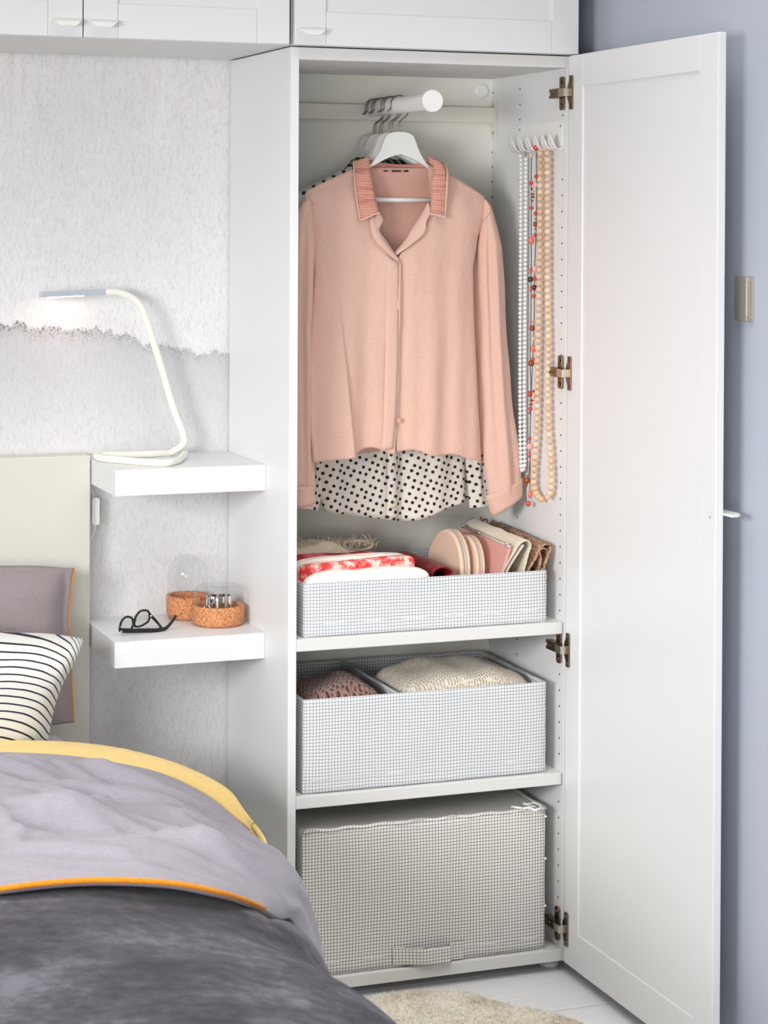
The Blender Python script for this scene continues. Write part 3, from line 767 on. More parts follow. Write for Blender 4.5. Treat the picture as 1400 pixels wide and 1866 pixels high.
# back with neck
Lb = T2([(0, 560, 352), (.1, 570, 400), (1, 572, 838)], HY); Rb = T2([(0, 898, 372), (.1, 878, 420), (1, 884, 832)], HY)
zq = lambda px, py: at(px, py, y=HY+.012).z
neck = [(0, zq(560, 357)), (.12, zq(600, 331)), (.33, zq(670, 304)), (.37, zq(684, 305.5)), (.52, zq(735, 306.5)), (.68, zq(794, 305.5)), (.72, zq(806, 309)), (.9, zq(868, 343)), (1, zq(897, 374))]
hemb = [(0, zq(572, 838)), (.3, zq(670, 826)), (.6, zq(770, 818)), (1, zq(884, 828))]
obj('back_panel', back_sheet(Lb, Rb, HY+.004, .016, .004, neck, 60, 60, hemb), M['pink_in'], bl, smooth=True, solid=.0008)
# sleeves
cl = T2([(0, 568, 352), (.03, 560, 370), (.08, 555, 400), (.2, 552, 470), (.4, 549, 600), (.7, 551, 760), (.93, 553, 880), (1, 552, 925)], HY-.01)
wl = [(0, .001), (.03, .008), (.06, .016), (.15, .026), (.4, .021), (.7, .022), (.93, .024), (1, .022)]
obj('sleeve', sleeve(cl, HY-.008, wl, [(0, .006), (.2, .022), (1, .02)], .22, .5), M['pink'], bl, smooth=True)
cl = T2([(0, 884, 364), (.025, 889, 378), (.06, 890, 400), (.14, 893, 440), (.3, 897, 530), (.5, 901, 630), (.7, 907, 730), (.88, 915, 830), (.97, 920, 895), (1, 921, 902)], HY-.01)
wr = [(0, .001), (.025, .008), (.05, .013), (.09, .019), (.16, .026), (.3, .027), (.5, .028), (.75, .033), (.9, .040), (.96, .040), (1, .037)]
obj('sleeve', sleeve(cl, HY-.008, wr, [(0, .006), (.15, .024), (1, .022)], .24, 1.8, nv=80), M['pink'], bl, smooth=True)
# cuffs
def cuff(pa, pb, pc, pd, name='cuff'):
    """quad corners (top-left, top-right, bottom-right, bottom-left) px"""
    yA = HY-.032; yB = HY+.012
    def fn(u, v):
        a = 2*PI*u; s = (1-math.cos(a))/2
        l = [pa[i]+(pd[i]-pa[i])*v for i in (0, 1)]; r = [pb[i]+(pc[i]-pb[i])*v for i in (0, 1)]
        px = l[0]+(r[0]-l[0])*s; py = l[1]+(r[1]-l[1])*s
        return at(px, py, y=HY-.01)+Vector((0, -.021*math.sin(a), 0))
    bm = bmesh.new(); grid(bm, fn, 32, 6, wrap=True); return obj('cuff', bm, M['pink'], bl, smooth=True, solid=.0016)
cuff((884, 903), (952, 870), (952, 902), (896, 940))
cuff((531, 884), (572, 886), (575, 914), (533, 926))
# collar
def cpt(l, dy): return [at(a, b, y=HY+d) for (a, b), d in zip(l, dy)]
bm = bmesh.new()
strip(bm, cpt([(646, 293), (647, 320), (650, 355), (658, 402)], (-.004, -.024, -.036, -.042)), cpt([(673, 285), (675, 306), (682, 345), (691, 388)], (-.006, -.020, -.034, -.042)), 30, 6, .003)
obj('collar', bm, M['embroidery'], bl, smooth=True, solid=.0022, label='embroidered collar point with rust zigzag stitching')
bm = bmesh.new()
strip(bm, cpt([(777, 284), (788, 297), (786, 345), (785, 391)], (-.006, -.020, -.034, -.042)), cpt([(780, 284), (806, 297), (814, 340), (811, 397)], (-.004, -.024, -.036, -.042)), 30, 6, .003)
obj('collar', bm, M['embroidery'], bl, smooth=True, solid=.0022, label='embroidered collar point with rust zigzag stitching')
for e1, e2 in (([(644, 292), (645, 320), (648, 355), (656, 404)], [(646.5, 293), (647.5, 320), (650.5, 355), (659, 402)]), ([(656, 403), (668, 399), (680, 393), (692, 389)], [(657, 399), (669, 395), (680, 390), (691, 386)]),
               ([(782, 391), (790, 393), (800, 395), (813, 398)], [(783, 387), (790, 389), (800, 391), (812, 393)]), ([(812, 296), (817, 310), (817, 340), (813, 397)], [(808, 294), (813, 310), (813, 340), (810, 396)])):
    bm = bmesh.new(); dd = (-.005, -.025, -.037, -.043) if abs(e1[0][0]-e1[3][0]) < 15 else (-.044,)*4
    strip(bm, cpt(e1, dd), cpt(e2, dd), 20, 2); obj('collar_edge', bm, M['pink'], bl, smooth=True, solid=.0026)
bm = bmesh.new()                                          # collar stand behind the neck
strip(bm, cpt([(664, 288), (700, 297), (735, 300), (770, 297), (792, 288)], (.0, .022, .027, .022, .0)), cpt([(662, 300), (700, 307), (735, 308), (770, 307), (796, 302)], (.002, .020, .024, .020, .002)), 30, 4)
obj('collar_stand', bm, M['embroidery'], bl, smooth=True, solid=.0015)
bm = bmesh.new()
for a, b, h in ((699, 707, 1.2), (714, 731, 1.4), (736, 744, 1.6)):
    p, q_ = at(a, 311.5, y=HY+.006), at(b, 311.5, y=HY+.006); box(bm, p.x, q_.x, HY+.0052, HY+.0062, p.z-h*.0012, p.z+h*.0010)
obj('label_stitch', bm, M['navy'], bl)
# folded lapels
bm = bmesh.new()
strip(bm, cpt([(673, 392), (676, 415), (682, 436), (702, 458), (727, 479)], (-.034, -.040, -.043, -.042, -.038)), cpt([(688, 398), (690, 415), (697, 432), (711, 452), (725, 468)], (-.030, -.034, -.040, -.039, -.034)), 30, 6, .003)
obj('lapel', bm, M['pink'], bl, smooth=True, solid=.0014)
bm = bmesh.new()
strip(bm, cpt([(690, 384), (699, 400), (692, 418), (704, 438), (721, 463)], (-.026, -.028, -.034, -.032, -.028)), cpt([(684, 394), (682, 408), (684, 424), (702, 448), (724, 470)], (-.034, -.036, -.038, -.036, -.032)), 30, 6, .002)
obj('lapel', bm, M['pink'], bl, smooth=True, solid=.0014)
bm = bmesh.new()
strip(bm, cpt([(780, 368), (768, 390), (752, 414), (736, 440), (719, 460)], (-.030, -.028, -.027, -.027, -.026)), cpt([(786, 392), (778, 402), (776, 420), (752, 444), (722, 466)], (-.038, -.042, -.043, -.040, -.032)), 30, 6, .003)
obj('lapel', bm, M['pink'], bl, smooth=True, solid=.0014)
# shoulder seams
for pts in ([(574, 394), (571, 372), (563, 356)], [(868, 440), (875, 410), (896, 385)]):
    bm = bmesh.new(); tube(bm, cr([at(a, b, y=HY-.013-.004*i) for i, (a, b) in enumerate(pts)], 5), .0006, 6); obj('seam', bm, M['pink_in'], bl, smooth=True)

# ---- polka dot blouse on the second hanger
PY = .2353
pd = thing('blouse', 'cream blouse with black polka dots hanging behind the pink blouse', 'blouse', (.29, PY, 1.3))
ys = PY-.02
IL = T2([(0, 660, 305), (.2, 690, 420), (.3, 712, 470), (1, 706, 947)], ys)
OL = T2([(0, 556, 356), (.12, 562, 398), (.3, 573, 500), (.6, 572, 700), (.9, 577, 870), (1, 596, 934)], ys)
obj('front_panel', sheet_half(IL, OL, PY-.002, .016, .006, 1.1, 60, 70, -1), M['dots'], pd, smooth=True, solid=.0006)
IR = T2([(0, 772, 297), (.2, 745, 420), (.3, 716, 470), (1, 722, 949)], ys)
OR = T2([(0, 876, 352), (.12, 872, 392), (.3, 858, 500), (.6, 853, 700), (.93, 853, 905), (1, 852, 917)], ys)
def exP(u, v, x, yy, z):
    if v > .8: z -= ss(.8, 1, v)*.016*math.sin(PI*min(1, u*1.1))*(1-u)
    return yy, x, z
obj('front_panel', sheet_half(IR, OR, PY-.002, .016, .006, .2, 60, 70, 1, exP), M['dots'], pd, smooth=True, solid=.0006)
Lb = T2([(0, 552, 362), (.1, 560, 400), (1, 572, 900)], PY); Rb = T2([(0, 884, 360), (.1, 866, 420), (1, 856, 880)], PY)
zq = lambda px, py: at(px, py, y=PY+.012).z
neck = [(0, zq(548, 366)), (.33, zq(655, 306)), (.5, zq(716, 306)), (.7, zq(786, 304)), (1, zq(884, 362))]
hemb = [(0, zq(570, 905)), (.15, zq(610, 928)), (.5, zq(716, 942)), (1, zq(856, 905))]
obj('back_panel', back_sheet(Lb, Rb, PY+.003, .010, .003, neck, 40, 50, hemb), M['dots'], pd, smooth=True, solid=.0006)
M['dots_cream'] = M['dots']
pm = cloth('cream_placket', (236, 224, 204), (244, 234, 216)); 
a1 = [at(a, b, y=PY-.022) for a, b in ((706, 780), (706, 860), (704, 947))]; a2 = [at(a, b, y=PY-.022) for a, b in ((725, 780), (724, 860), (724, 948))]
bm = bmesh.new(); strip(bm, a1, a2, 16, 2); obj('placket', bm, M['dots'], pd, smooth=True, solid=.0016)
for py in (832, 902):
    p = at(717, py+20, y=PY-.024); bm = bmesh.new(); lathe(bm, [(0, -.0015), (.004, -.002), (.0045, 0), (0, 0)], p, 16, 'y'); obj('button', bm, M['bead_cream'], pd, smooth=True)
cl = T2([(0, 560, 366), (.2, 556, 470), (.5, 566, 650), (.8, 574, 800), (.93, 566, 880), (1, 556, 925)], PY); 
obj('sleeve', sleeve(cl, PY-.004, [(0, .006), (.2, .03), (.8, .028), (1, .028)], [(0, .004), (.2, .014), (1, .013)], .2, 1.3), M['dots'], pd, smooth=True)
cl = T2([(0, 876, 358), (.15, 868, 440), (.5, 866, 650), (.8, 866, 800), (.93, 870, 880), (1, 873, 922)], PY)
obj('sleeve', sleeve(cl, PY-.004, [(0, .006), (.2, .026), (.8, .026), (1, .024)], [(0, .004), (.2, .014), (1, .013)], .2, 2.3), M['dots'], pd, smooth=True)

# ---- garments further back (shorter; only shoulders and necklines are in view)
def plain_top(yy, m, label, lift=0, bottom=780, name='blouse'):
    g = thing(name, label, 'blouse', (.29, yy, 1.35))
    dz = lift
    L0, R0 = .088, .508
    xs = [(0, L0), (1, R0)]
    def zt(u):
        a = abs(2*u-1); return interp([(0, 1.596), (.30, 1.603), (.36, 1.603), (.8, 1.558), (1, 1.532)], a)[0]+(dz if dz < 0 else dz*(1-ss(.25, .5, a))-.010*ss(.3, .5, a)*(1 if dz > 0 else 0))
    zb = at(700, bottom, y=yy).z
    for s, nm in ((-1, 'front_panel'), (1, 'back_panel')):
        def fn(u, v, s=s):
            z0 = zt(u)-(.05*max(0, 1-abs(2*u-1)/.33) if s < 0 else 0)
            return Vector((L0+(R0-L0)*u+.012*v*(1-2*u), yy+s*.005*math.sqrt(max(0, 1-(2*u-1)**4))+.0015*math.sin(u*40+yy*100)*v, z0+(zb-z0)*v))
        bm = bmesh.new(); grid(bm, fn, 40, 24); obj(nm, bm, m, g, smooth=True, solid=.0006)
    return g
plain_top(.2525, M['dash'], 'white top edged with black dashes on the third hanger from the front', -.001)
plain_top(.2735, M['dstripe'], 'dark striped top seen through the neckline of the pink blouse', .016, 760)

# ------------------------------------------------------------------ hook rack and necklaces on the right side of the wardrobe
hr = thing('hook_rack', 'white jewellery hook rack screwed inside the wardrobe right side', 'hooks', (XI, .12, 1.66))
RZ0 = 1.638
bm = bmesh.new(); prism(bm, [(.018, 1.640), (.018, 1.686), (.023, 1.690), (.230, 1.690), (.235, 1.686), (.235, 1.640), (.230, 1.636), (.023, 1.636)], XI-.002, XI-.0002, 'x'); obj('back_plate', bm, M['plastic'], hr, bevel=.0008)
for px in (1022.5, 947.5):
    p = at(px, 232, x=XI-.002); bm = bmesh.new(); disc(bm, (XI-.0032, p.y, 1.6795), .0030, .0012, 'x', 14); obj('screw', bm, M['steel'], hr)
hook_y = [at(px, 262, x=.562).y for px in (934, 953, 972, 990, 1006, 1020)]
hooks_y = [.215, .176, .137, .098, .060, .026]
for yy in hooks_y:
    def fn(u, v):
        # a curled tongue: out from the plate bottom, then up
        w_ = .0155*(1-.5*ss(.55, 1, v)**2)*math.sqrt(max(.05, 1-ss(.86, 1, v)**2*.9))
        a = v*1.0
        px, pz = path([(-.001, -.020), (-.008, -.0235), (-.016, -.0215), (-.0215, -.014), (-.0245, -.004), (-.0265, .007)], a)
        return Vector((XI+px, yy+(u-.5)*2*w_*(.75+.25*(1-v)), RZ0+.018+pz+.0015*math.cos(PI*(u-.5))))
    bm = bmesh.new(); grid(bm, fn, 8, 20); obj('hook', bm, M['plastic'], hr, smooth=True, solid=.0022)
def bead_mesh(r, m, sc=(1, 1, 1), seg=16):
    bm = bmesh.new(); bmesh.ops.create_uvsphere(bm, u_segments=seg, v_segments=seg//2+2, radius=r)
    for v in bm.verts: v.co = Vector((v.co.x*sc[0], v.co.y*sc[1], v.co.z*sc[2]))
    me = bpy.data.meshes.new('bead'); bm.to_mesh(me); bm.free(); me.materials.append(m)
    for f in me.polygons: f.use_smooth = True
    return me
def place_bead(me, p, root):
    o = link(bpy.data.objects.new('bead', me)); o.parent = root; o.location = Vector(p)-wloc(root); return o
def along(pts, step, root, me, skip=None):
    """beads evenly spaced on a polyline"""
    pts = [Vector(p) for p in pts]; acc = 0; nxt = 0; n = 0
    for a, b in zip(pts, pts[1:]):
        L = (b-a).length
        while nxt <= acc+L and n < 290:
            place_bead(me, a+(b-a)*((nxt-acc)/L), root); nxt += step; n += 1
        acc += L
    return n
# white bead necklace
nk = thing('necklace', 'long necklace of small white beads, leftmost on the hook rack', 'necklace', (.57, .19, 1.3))
X1 = .566
A = [at(a, b, x=X1) for a, b in ((949, 284), (950, 300), (949.5, 420), (948.5, 560), (948, 700), (948.5, 800), (950, 850), (952.5, 861))]
Bq = [at(a, b, x=X1+.006) for a, b in ((958.5, 290), (958.5, 300), (958, 420), (957, 560), (956, 700), (956, 800), (956.5, 845), (954, 860))]
mw = bead_mesh(.0045, M['bead_white'], seg=12)
along(A, .0091, nk, mw); along(Bq, .0091, nk, mw)
bm = bmesh.new(); tube(bm, cr([A[0]]+[at(952, 268, x=X1+.004), at(956, 268, x=X1+.008)]+[Bq[0]], 5), .0012, 6); obj('clasp', bm, M['steel'], nk, smooth=True)
bm = bmesh.new(); pts = [at(958.5+3*math.cos(a), 279+4*math.sin(a), x=X1+.004) for a in [2*PI*k/12 for k in range(12)]]; tube(bm, pts, .0009, 6, closed=True); obj('clasp', bm, M['steel'], nk, smooth=True)
# wooden bead necklace
nw = thing('necklace', 'long necklace of large pale wooden beads, rightmost on the hook rack', 'necklace', (.565, .08, 1.3))
X2 = .566
A = [at(a, b, x=X2) for a, b in ((985.5, 279), (985, 340), (984.5, 420), (983.5, 500), (982.5, 560), (981, 640), (980, 720), (979, 780), (976.5, 820), (974, 850), (973, 880), (976, 897), (982, 906), (990, 912))]
Bq = [at(a, b, x=X2+.0) for a, b in ((998, 279), (998, 340), (998, 420), (998, 500), (998.5, 560), (1000, 640), (999, 720), (1000, 780), (1003, 820), (1005, 860), (1005, 885), (1002.5, 900), (996, 909))]
ww = bead_mesh(.0069, M['bead_wood'], (1, 1, .93))
along(A, .01325, nw, ww); along(Bq, .01325, nw, ww)
for a, b in ((990, 252), (993, 264)): place_bead(ww, at(a, b, x=X2+.001), nw)
# mixed bead necklace
nc = thing('necklace', 'long necklace of red, pink and copper beads on thin brown cord on the hook rack', 'necklace', (.565, .13, 1.3))
X3 = .562
def cordline(l): 
    bm = bmesh.new(); tube(bm, cr([at(a, b, x=X3) for a, b in l], 3), .0009, 6); obj('cord', bm, M['cord'], nc, smooth=True)
cordline([(969, 283), (968.5, 330), (968.5, 430), (968, 560), (967.5, 590), (966.5, 640), (968, 720), (966, 800), (963.5, 870), (959, 890), (959.5, 915)])
cordline([(977.5, 274), (978, 330), (977, 420), (975, 480), (973.5, 600), (971, 660), (969, 700), (966.5, 790), (966, 880), (965, 905)])
mats = {'r': M['bead_red'], 'c': M['bead_coral'], 'p': M['bead_pink'], 'k': M['bead_copper'], 'b': M['bead_black'], 'w': M['bead_cream']}
cache = {}
for a, b, wpx, hpx, c in ((968.5, 283.5, 8, 9, 'w'), (977, 269, 9, 12, 'r'), (977.5, 321.5, 8, 8, 'r'), (968.5, 333.5, 8, 8, 'r'), (977, 337, 8, 12, 'p'), (969.5, 344, 5, 5, 'k'), (971, 349, 7, 4, 'w'), (971.5, 354, 6, 4, 'k'), (972, 359, 6, 5, 'k'), (970, 366, 5, 5, 'k'),
                           (969, 379, 8, 8, 'r'), (976.5, 389, 8, 8, 'r'), (976.5, 399, 3, 4, 'k'), (976, 408.5, 9, 10, 'k'), (976, 417, 4, 4, 'k'), (975.5, 428.5, 7, 8, 'r'), (968.5, 438, 11, 17, 'c'), (974.5, 490, 9, 13, 'p'), (968, 493, 5, 11, 'r'), (974.5, 507, 6, 11, 'r'),
                           (967, 509, 11, 11, 'b'), (974, 524, 9, 11, 'b'), (968, 526, 5, 12, 'r'), (973, 539.5, 8, 8, 'r'), (968, 586.5, 6, 6, 'c'), (970, 598, 11, 11, 'k'), (972, 617, 8, 9, 'w'), (972, 635, 10, 15, 'c'), (971.5, 654.5, 7, 8, 'r'), (968.5, 662, 12, 12, 'k'),
                           (972.5, 713, 6, 5, 'k'), (966, 718, 9, 12, 'r'), (972, 724, 6, 5, 'w'), (969, 730, 8, 5, 'k'), (968, 737, 7, 5, 'k'), (967, 745, 8, 8, 'r'), (966, 752, 5, 6, 'k'), (966, 799, 6, 7, 'r'), (966, 814, 13, 13, 'p'), (965, 828, 7, 8, 'c'), (965, 838, 5, 10, 'p'),
                           (961.5, 867, 4, 4, 'k'), (961, 875.5, 12, 12, 'k'), (960, 884, 5, 5, 'k'), (966.5, 900.5, 9, 16, 'c'), (963, 918, 10, 11, 'r')):
    key = (wpx, hpx, c)
    if key not in cache: cache[key] = bead_mesh(wpx*.00056, mats[c], (1, 1, hpx/wpx), 14)
    place_bead(cache[key], at(a, b, x=X3), nc)

# ------------------------------------------------------------------ storage boxes
def fabric_box(z0, z1, label, m, divider=None, lid=False, x0=.036, x1=.5505, y0=.012, y1=.352, seedv=0):
    g = thing('storage_box', label, 'box', ((x0+x1)/2, (y0+y1)/2, z0))
    th = .0032
    def wall(fn, nm):
        bm = bmesh.new(); grid(bm, fn, 60, 24); return obj(nm, bm, m, g, smooth=True, solid=th, offset=0)
    def wob(a, b, s=0): return .0022*noise.noise(Vector((a*9+seedv, b*11, s)))+.0009*noise.noise(Vector((a*45, b*12+seedv, s)))
    z0e = z0+.0015
    rc = .010
    def rounded(u):                                       # front wall wraps a little round its corners
        return x0+(x1-x0)*u
    wall(lambda u, v: Vector((rounded(u), y0+th/2+wob(u*.5, v*.2, 1)*math.sin(PI*u)*1.0+.004*(abs(2*u-1)**14), z0e+(z1-z0e)*v)), 'front_wall')
    wall(lambda u, v: Vector((x0+(x1-x0)*u, y1-th/2+wob(u*.5, v*.2, 2), z0e+(z1-z0e)*v)), 'back_wall')
    wall(lambda u, v: Vector((x0+th/2+wob(u, v, 3)*.5, y0+.003+(y1-y0-.003)*u, z0e+(z1-z0e)*v)), 'side_wall')
    wall(lambda u, v: Vector((x1-th/2-wob(u, v, 4)*.5, y0+.003+(y1-y0-.003)*u, z0e+(z1-z0e)*v)), 'side_wall')
    obj('base', B(x0+.002, x1-.002, y0+.004, y1-.002, z0+.0004, z0+.004), m, g)
    if divider:
        wall(lambda u, v: Vector((divider+wob(u, v, 5), y0+.004+(y1-y0-.006)*u, z0+.004+(z1-.001-z0-.004)*v)), 'divider')
    # bottom seam
    bm = bmesh.new(); tube(bm, [(x0+(x1-x0)*i/30, y0-.0004+wob(i/30*.5, .02, 1)*math.sin(PI*i/30), z0+.026+.001*math.sin(i*1.3)) for i in range(1, 30)], 0.0006, 6); obj('seam', bm, M['hem'], g, smooth=True)
    return g
T1 = at(700, 1053, y=.012).z
b1 = fabric_box(Z1+TP, .7865, 'low checked fabric box filled with scarves and pouches on the upper shelf', M['gingham'], seedv=1)
b2 = fabric_box(Z2+TP, .5625, 'checked fabric box with a divider holding knitwear on the middle shelf', M['gingham'], divider=.2345, seedv=2)
b3 = fabric_box(TP, .3075, 'large lidded checked fabric box on the wardrobe bottom, with a pull handle', M['gingham_d'], seedv=3)
for o in b3.children:
    if o.name.startswith('seam'): o.data.materials[0] = M['hem']
x0, x1, y0, y1 = .036, .5505, .012, .352
bm = bmesh.new()
def lid(u, v):
    x = x0+(x1-x0)*u; yy = y0+(y1-y0)*v
    return Vector((x, yy, .3075+.004*noise.noise(Vector((x*7, yy*8, 4)))*math.sin(PI*u)**.5-.010*math.sin(PI*u)*math.sin(PI*v)))
grid(bm, lid, 50, 30); obj('lid', bm, M['gingham_d'], b3, smooth=True, solid=.003)
bm = bmesh.new(); pts = []
for i in range(41):
    u = i/40; pts.append((x0+(x1-x0)*u, y0+.001, .3075+.0014*math.sin(i*1.1)+.0015*noise.noise(Vector((u*12, 0, 0)))))
tube(bm, pts, .0034, 8); obj('lid_hem', bm, M['gingham_d'], b3, smooth=True)
bm = bmesh.new(); tube(bm, [(x1-.001, y0+(y1-y0)*i/20, .3075+.0012*math.sin(i)) for i in range(21)], .0034, 8); obj('lid_hem', bm, M['gingham_d'], b3, smooth=True)
# handle strap
h0 = at(716, 1744, y=.01); h1 = at(822, 1744, y=.01)
def hs(u, v):
    x = h0.x+(h1.x-h0.x)*u; bul = .020*ss(0, .55, u)*ss(1, .93, u)
    return Vector((x, .0095-bul, .0285+.033*v+.0015-.004*math.sin(PI*u)*0-.003*ss(.2, .9, u)))
bm = bmesh.new(); grid(bm, hs, 60, 8); obj('pull_handle', bm, M['gingham_d'], b3, smooth=True, solid=.0018)
obj('handle_patch', B(h1.x-.001, h1.x+.027, .0085, .0100, .0265, .062), M['gingham_d'], b3)
for z in (.290, .205, .110):
    bm = bmesh.new(); bmesh.ops.create_uvsphere(bm, u_segments=12, v_segments=8, radius=.0026, matrix=Matrix.Translation((x1+.0018, .016, z))); obj('snap_button', bm, M['plastic'], b3, smooth=True)
# zip loop on lid corner
bm = bmesh.new()
zz = .3135
c0 = at(965, 1468, z=zz)
tube(bm, cr([at(a, b, z=zz) for a, b in ((953, 1473.5), (964, 1472), (975, 1476), (983, 1474), (982, 1466), (973, 1463), (962, 1466), (954, 1464))], 5), .0026, 8)
obj('zip_cord', bm, M['plastic'], b3, smooth=True, label='white cord loop of the lid zip')
bm = bmesh.new(); tube(bm, [at(932, 1469.5, z=zz+.002), at(952, 1473, z=zz+.001)], .0036, 10, sx=.6); obj('zip_pull', bm, M['plastic'], b3, smooth=True)
bm = bmesh.new(); tube(bm, [at(962, 1469.5, z=zz), at(977, 1470, z=zz)], .0028, 8); obj('zip_slider', bm, M['alu'], b3, smooth=True)

# ------------------------------------------------------------------ folded cloths in the upper box
def fold_stack(name, x0, x1, y0, y1, z0, zl, zr, m, label, cat='scarf', e=.3, amp=.004, seed=0, n=22, thin=False, group='folded scarves in the upper box'):
    def sh(p, q):
        k = (p.x-x0)/(x1-x0); f = (p.z-z0)/(max(zl, zr)-z0)
        p.z = z0+f*((zl+(zr-zl)*k)-z0) if f > 0 else p.z
        return p
    o = obj(name, blob(x0, x1, y0, y1, z0, max(zl, zr), e, amp, 22, n, sh, seed), m, None, smooth=True)
    tag(o, label, cat, group); return o
BZ = Z1+TP+.006
def zat(px, py, yy): return at(px, py, y=yy).z
def xat(px, yy): return at(px, 1040, y=yy).x
fold_stack('folded_scarf', .0415, xat(781, .035), .0175, .052, BZ, zat(545, 1047, .035)+.002, zat(770, 1030, .035)+.002, M['cream_cloth'], 'plain cream folded scarf at the very front of the upper box', e=.34, seed=1)
fold_stack('folded_scarf', .0425, xat(753, .07), .056, .082, BZ, zat(553, 1033, .07)+.003, zat(750, 1012, .07)+.003, M['redwhite'], 'red and white printed folded scarf behind the plain cream one', e=.16, seed=2, amp=.002)
fold_stack('folded_scarf', .0415, xat(748, .105), .086, .120, BZ, zat(545, 1022, .10)+.004, zat(742, 1009, .10)+.004, M['cream_cloth2'], 'off-white folded scarf behind the red and white one', e=.3, seed=3)
fold_stack('folded_scarf', .0415, xat(703, .15), .125, .170, BZ, zat(545, 1014, .15)+.003, zat(700, 1007, .15)+.003, M['redcheck'], 'crimson checked folded scarf near the back of the upper box', e=.3, seed=4, amp=.003)
fr_ = thing('folded_scarf', 'beige frayed linen scarf with loose fringe at the back left of the upper box', 'scarf', (.12, .22, BZ), 'folded scarves in the upper box')
def shf(p, q):
    k = (p.x-.04)/(.24)
    if p.z > BZ+.03: p.z += .010*math.sin(k*5)+.004*math.sin(k*17)
    return p
obj('cloth_body', blob(.042, xat(668, .24), .178, .300, BZ, zat(600, 996, .22), .5, .007, 20, 24, shf, 6), M['linen'], fr_, smooth=True)
bm = bmesh.new()
for k in range(130):
    r_ = random.Random(k); u = r_.random(); px = 546+u*135+ (0 if u < .7 else r_.uniform(-4, 12)); yy = .2+.06*r_.random()
    py0 = 1000-2*math.sin(u*5)-(6 if u > .72 else 0)
    p = at(px, py0, y=yy); L = r_.uniform(.010, .026); a = r_.uniform(-.9, .5)
    q_ = [p, p+Vector((L*.3*a, r_.uniform(-.004, .004), L*.5)), p+Vector((L*a+r_.uniform(-.004, .004), r_.uniform(-.006, .006), L*r_.uniform(.7, 1.0)))]
    tube(bm, cr(q_, 3), .0008, 4)
stuff(obj('fringe', bm, M['linen'], fr_, smooth=True))
bm = bmesh.new()
pts = [at(640+26*math.cos(a)+12, 994-8*math.sin(a), y=.23+.01*math.sin(a*3)) for a in [k*2*PI/16 for k in range(17)]]
tube(bm, cr(pts, 2), .0028, 8); obj('frayed_edge', bm, M['linen'], fr_, smooth=True)

# red crocodile roll pouch
c_f = at(806, 1046, y=.052); L = .20
bm = bmesh.new()
pr = [(c_f.x+.019*math.cos(a)*1.05, c_f.z-.010+.017*math.sin(a)) for a in [2*PI*k/28 for k in range(28)]]
g = thing('pouch', 'crimson crocodile-patterned rolled pouch between the scarves and the half-round cases', 'pouch', (c_f.x, .15, c_f.z-.03))
def rollf(u, v):
    a = 2*PI*u; r = 1+.05*math.sin(3*a); yy = .052+L*v
    return Vector((c_f.x-.004*v+.021*r*math.cos(a), yy, c_f.z-.004+.018*r*math.sin(a)+.004*v))
bm = bmesh.new(); grid(bm, rollf, 30, 16, wrap=True); obj('body', bm, M['croc'], g, smooth=True, solid=.003)
bm = bmesh.new(); tube(bm, [rollf(k/24, 0) for k in range(24)], .0022, 8, closed=True); obj('rolled_rim', bm, M['croc'], g, smooth=True)

# half-round zip cases
def half_case(xc, yc, z0, r, th, label, lean=.10):
    g = thing('zip_case', label, 'case', (xc, yc, z0), 'half-round zip cases')
    def D(a, k, xx):                                      # a in 0..pi over the dome, then flat base
        return None
    out = [(math.cos(a)*r, .0+r*.98*math.sin(a)) for a in [PI*k/26 for k in range(27)]]
    out = [(-x, z) for x, z in out]
    out = [(r, -.03)]+[(a_, b_) for a_, b_ in out[::-1]]+[(-r, -.03)]
    def shell(x_off, thk, nm, m, bev, grow=0):
        bm = bmesh.new(); prism(bm, [(yc+p*(1+grow), z0+.0+q_*(1+grow)) for p, q_ in out], xc+x_off, xc+x_off+thk, 'x')
        for v in bm.verts: v.co.x += (v.co.z-z0)*lean
        return obj(nm, bm, m, g, bevel=bev, seg=4, smooth=False)
    shell(-th/2, th*.42, 'shell', M['nude'], .005)
    shell(th*.08, th*.42, 'shell', M['nude'], .005)
    shell(-th*.08, th*.16, 'zip', M['zip'], .0005, .012)
    p = Vector((xc, yc-r*1.02, z0+.008))
    bm = bmesh.new(); box(bm, p.x-.004, p.x+.004, p.y-.005, p.y-.001, p.z-.012, p.z+.006); obj('zip_pull', bm, M['chrome'], g, bevel=.001)
    return g
half_case(.398, .165, .762, .094, .024, 'pale nude half-round zip case, the larger one nearer the red roll')
half_case(.426, .150, .757, .088, .020, 'pale nude half-round zip case just left of the rose pouch', .16)
# rose zip pouch
g = thing('pouch', 'flat rose-pink leather zip pouch standing in the upper box', 'pouch', (.46, .16, .70))
lean = .30
def slab(yf, yb, xb, zb, zf_t, zb_t, thk, nm, m, g, bev=.002, lean=lean):
    bm = bmesh.new(); prism(bm, [(yf, zb), (yb, zb), (yb, zb_t), (yf, zf_t)], xb, xb+thk, 'x')
    for v in bm.verts: v.co.x += (v.co.z-zb)*lean
    return obj(nm, bm, m, g, bevel=bev)
slab(.028, .285, .428, .694, .832, .840, .007, 'body', M['rose'], g, .003, .33)
ztop = .836
bm = bmesh.new()
tube(bm, [(.428+.33*(.140)+.0035, .030, .8345), (.428+.33*.146+.0035, .286, .842)], .0026, 8); obj('zip', bm, M['zip'], g, smooth=True)
bm = bmesh.new(); x_ = .428+.33*.144
tube(bm, [(x_, .225, .843), (x_-.003, .175, .842)], .0020, 8); bmesh.ops.create_icosphere(bm, subdivisions=2, radius=.004, matrix=Matrix.Translation((x_, .045, .8385))); bmesh.ops.create_icosphere(bm, subdivisions=2, radius=.004, matrix=Matrix.Translation((x_, .270, .845)))
obj('zip_pull', bm, M['chrome'], g, smooth=True)
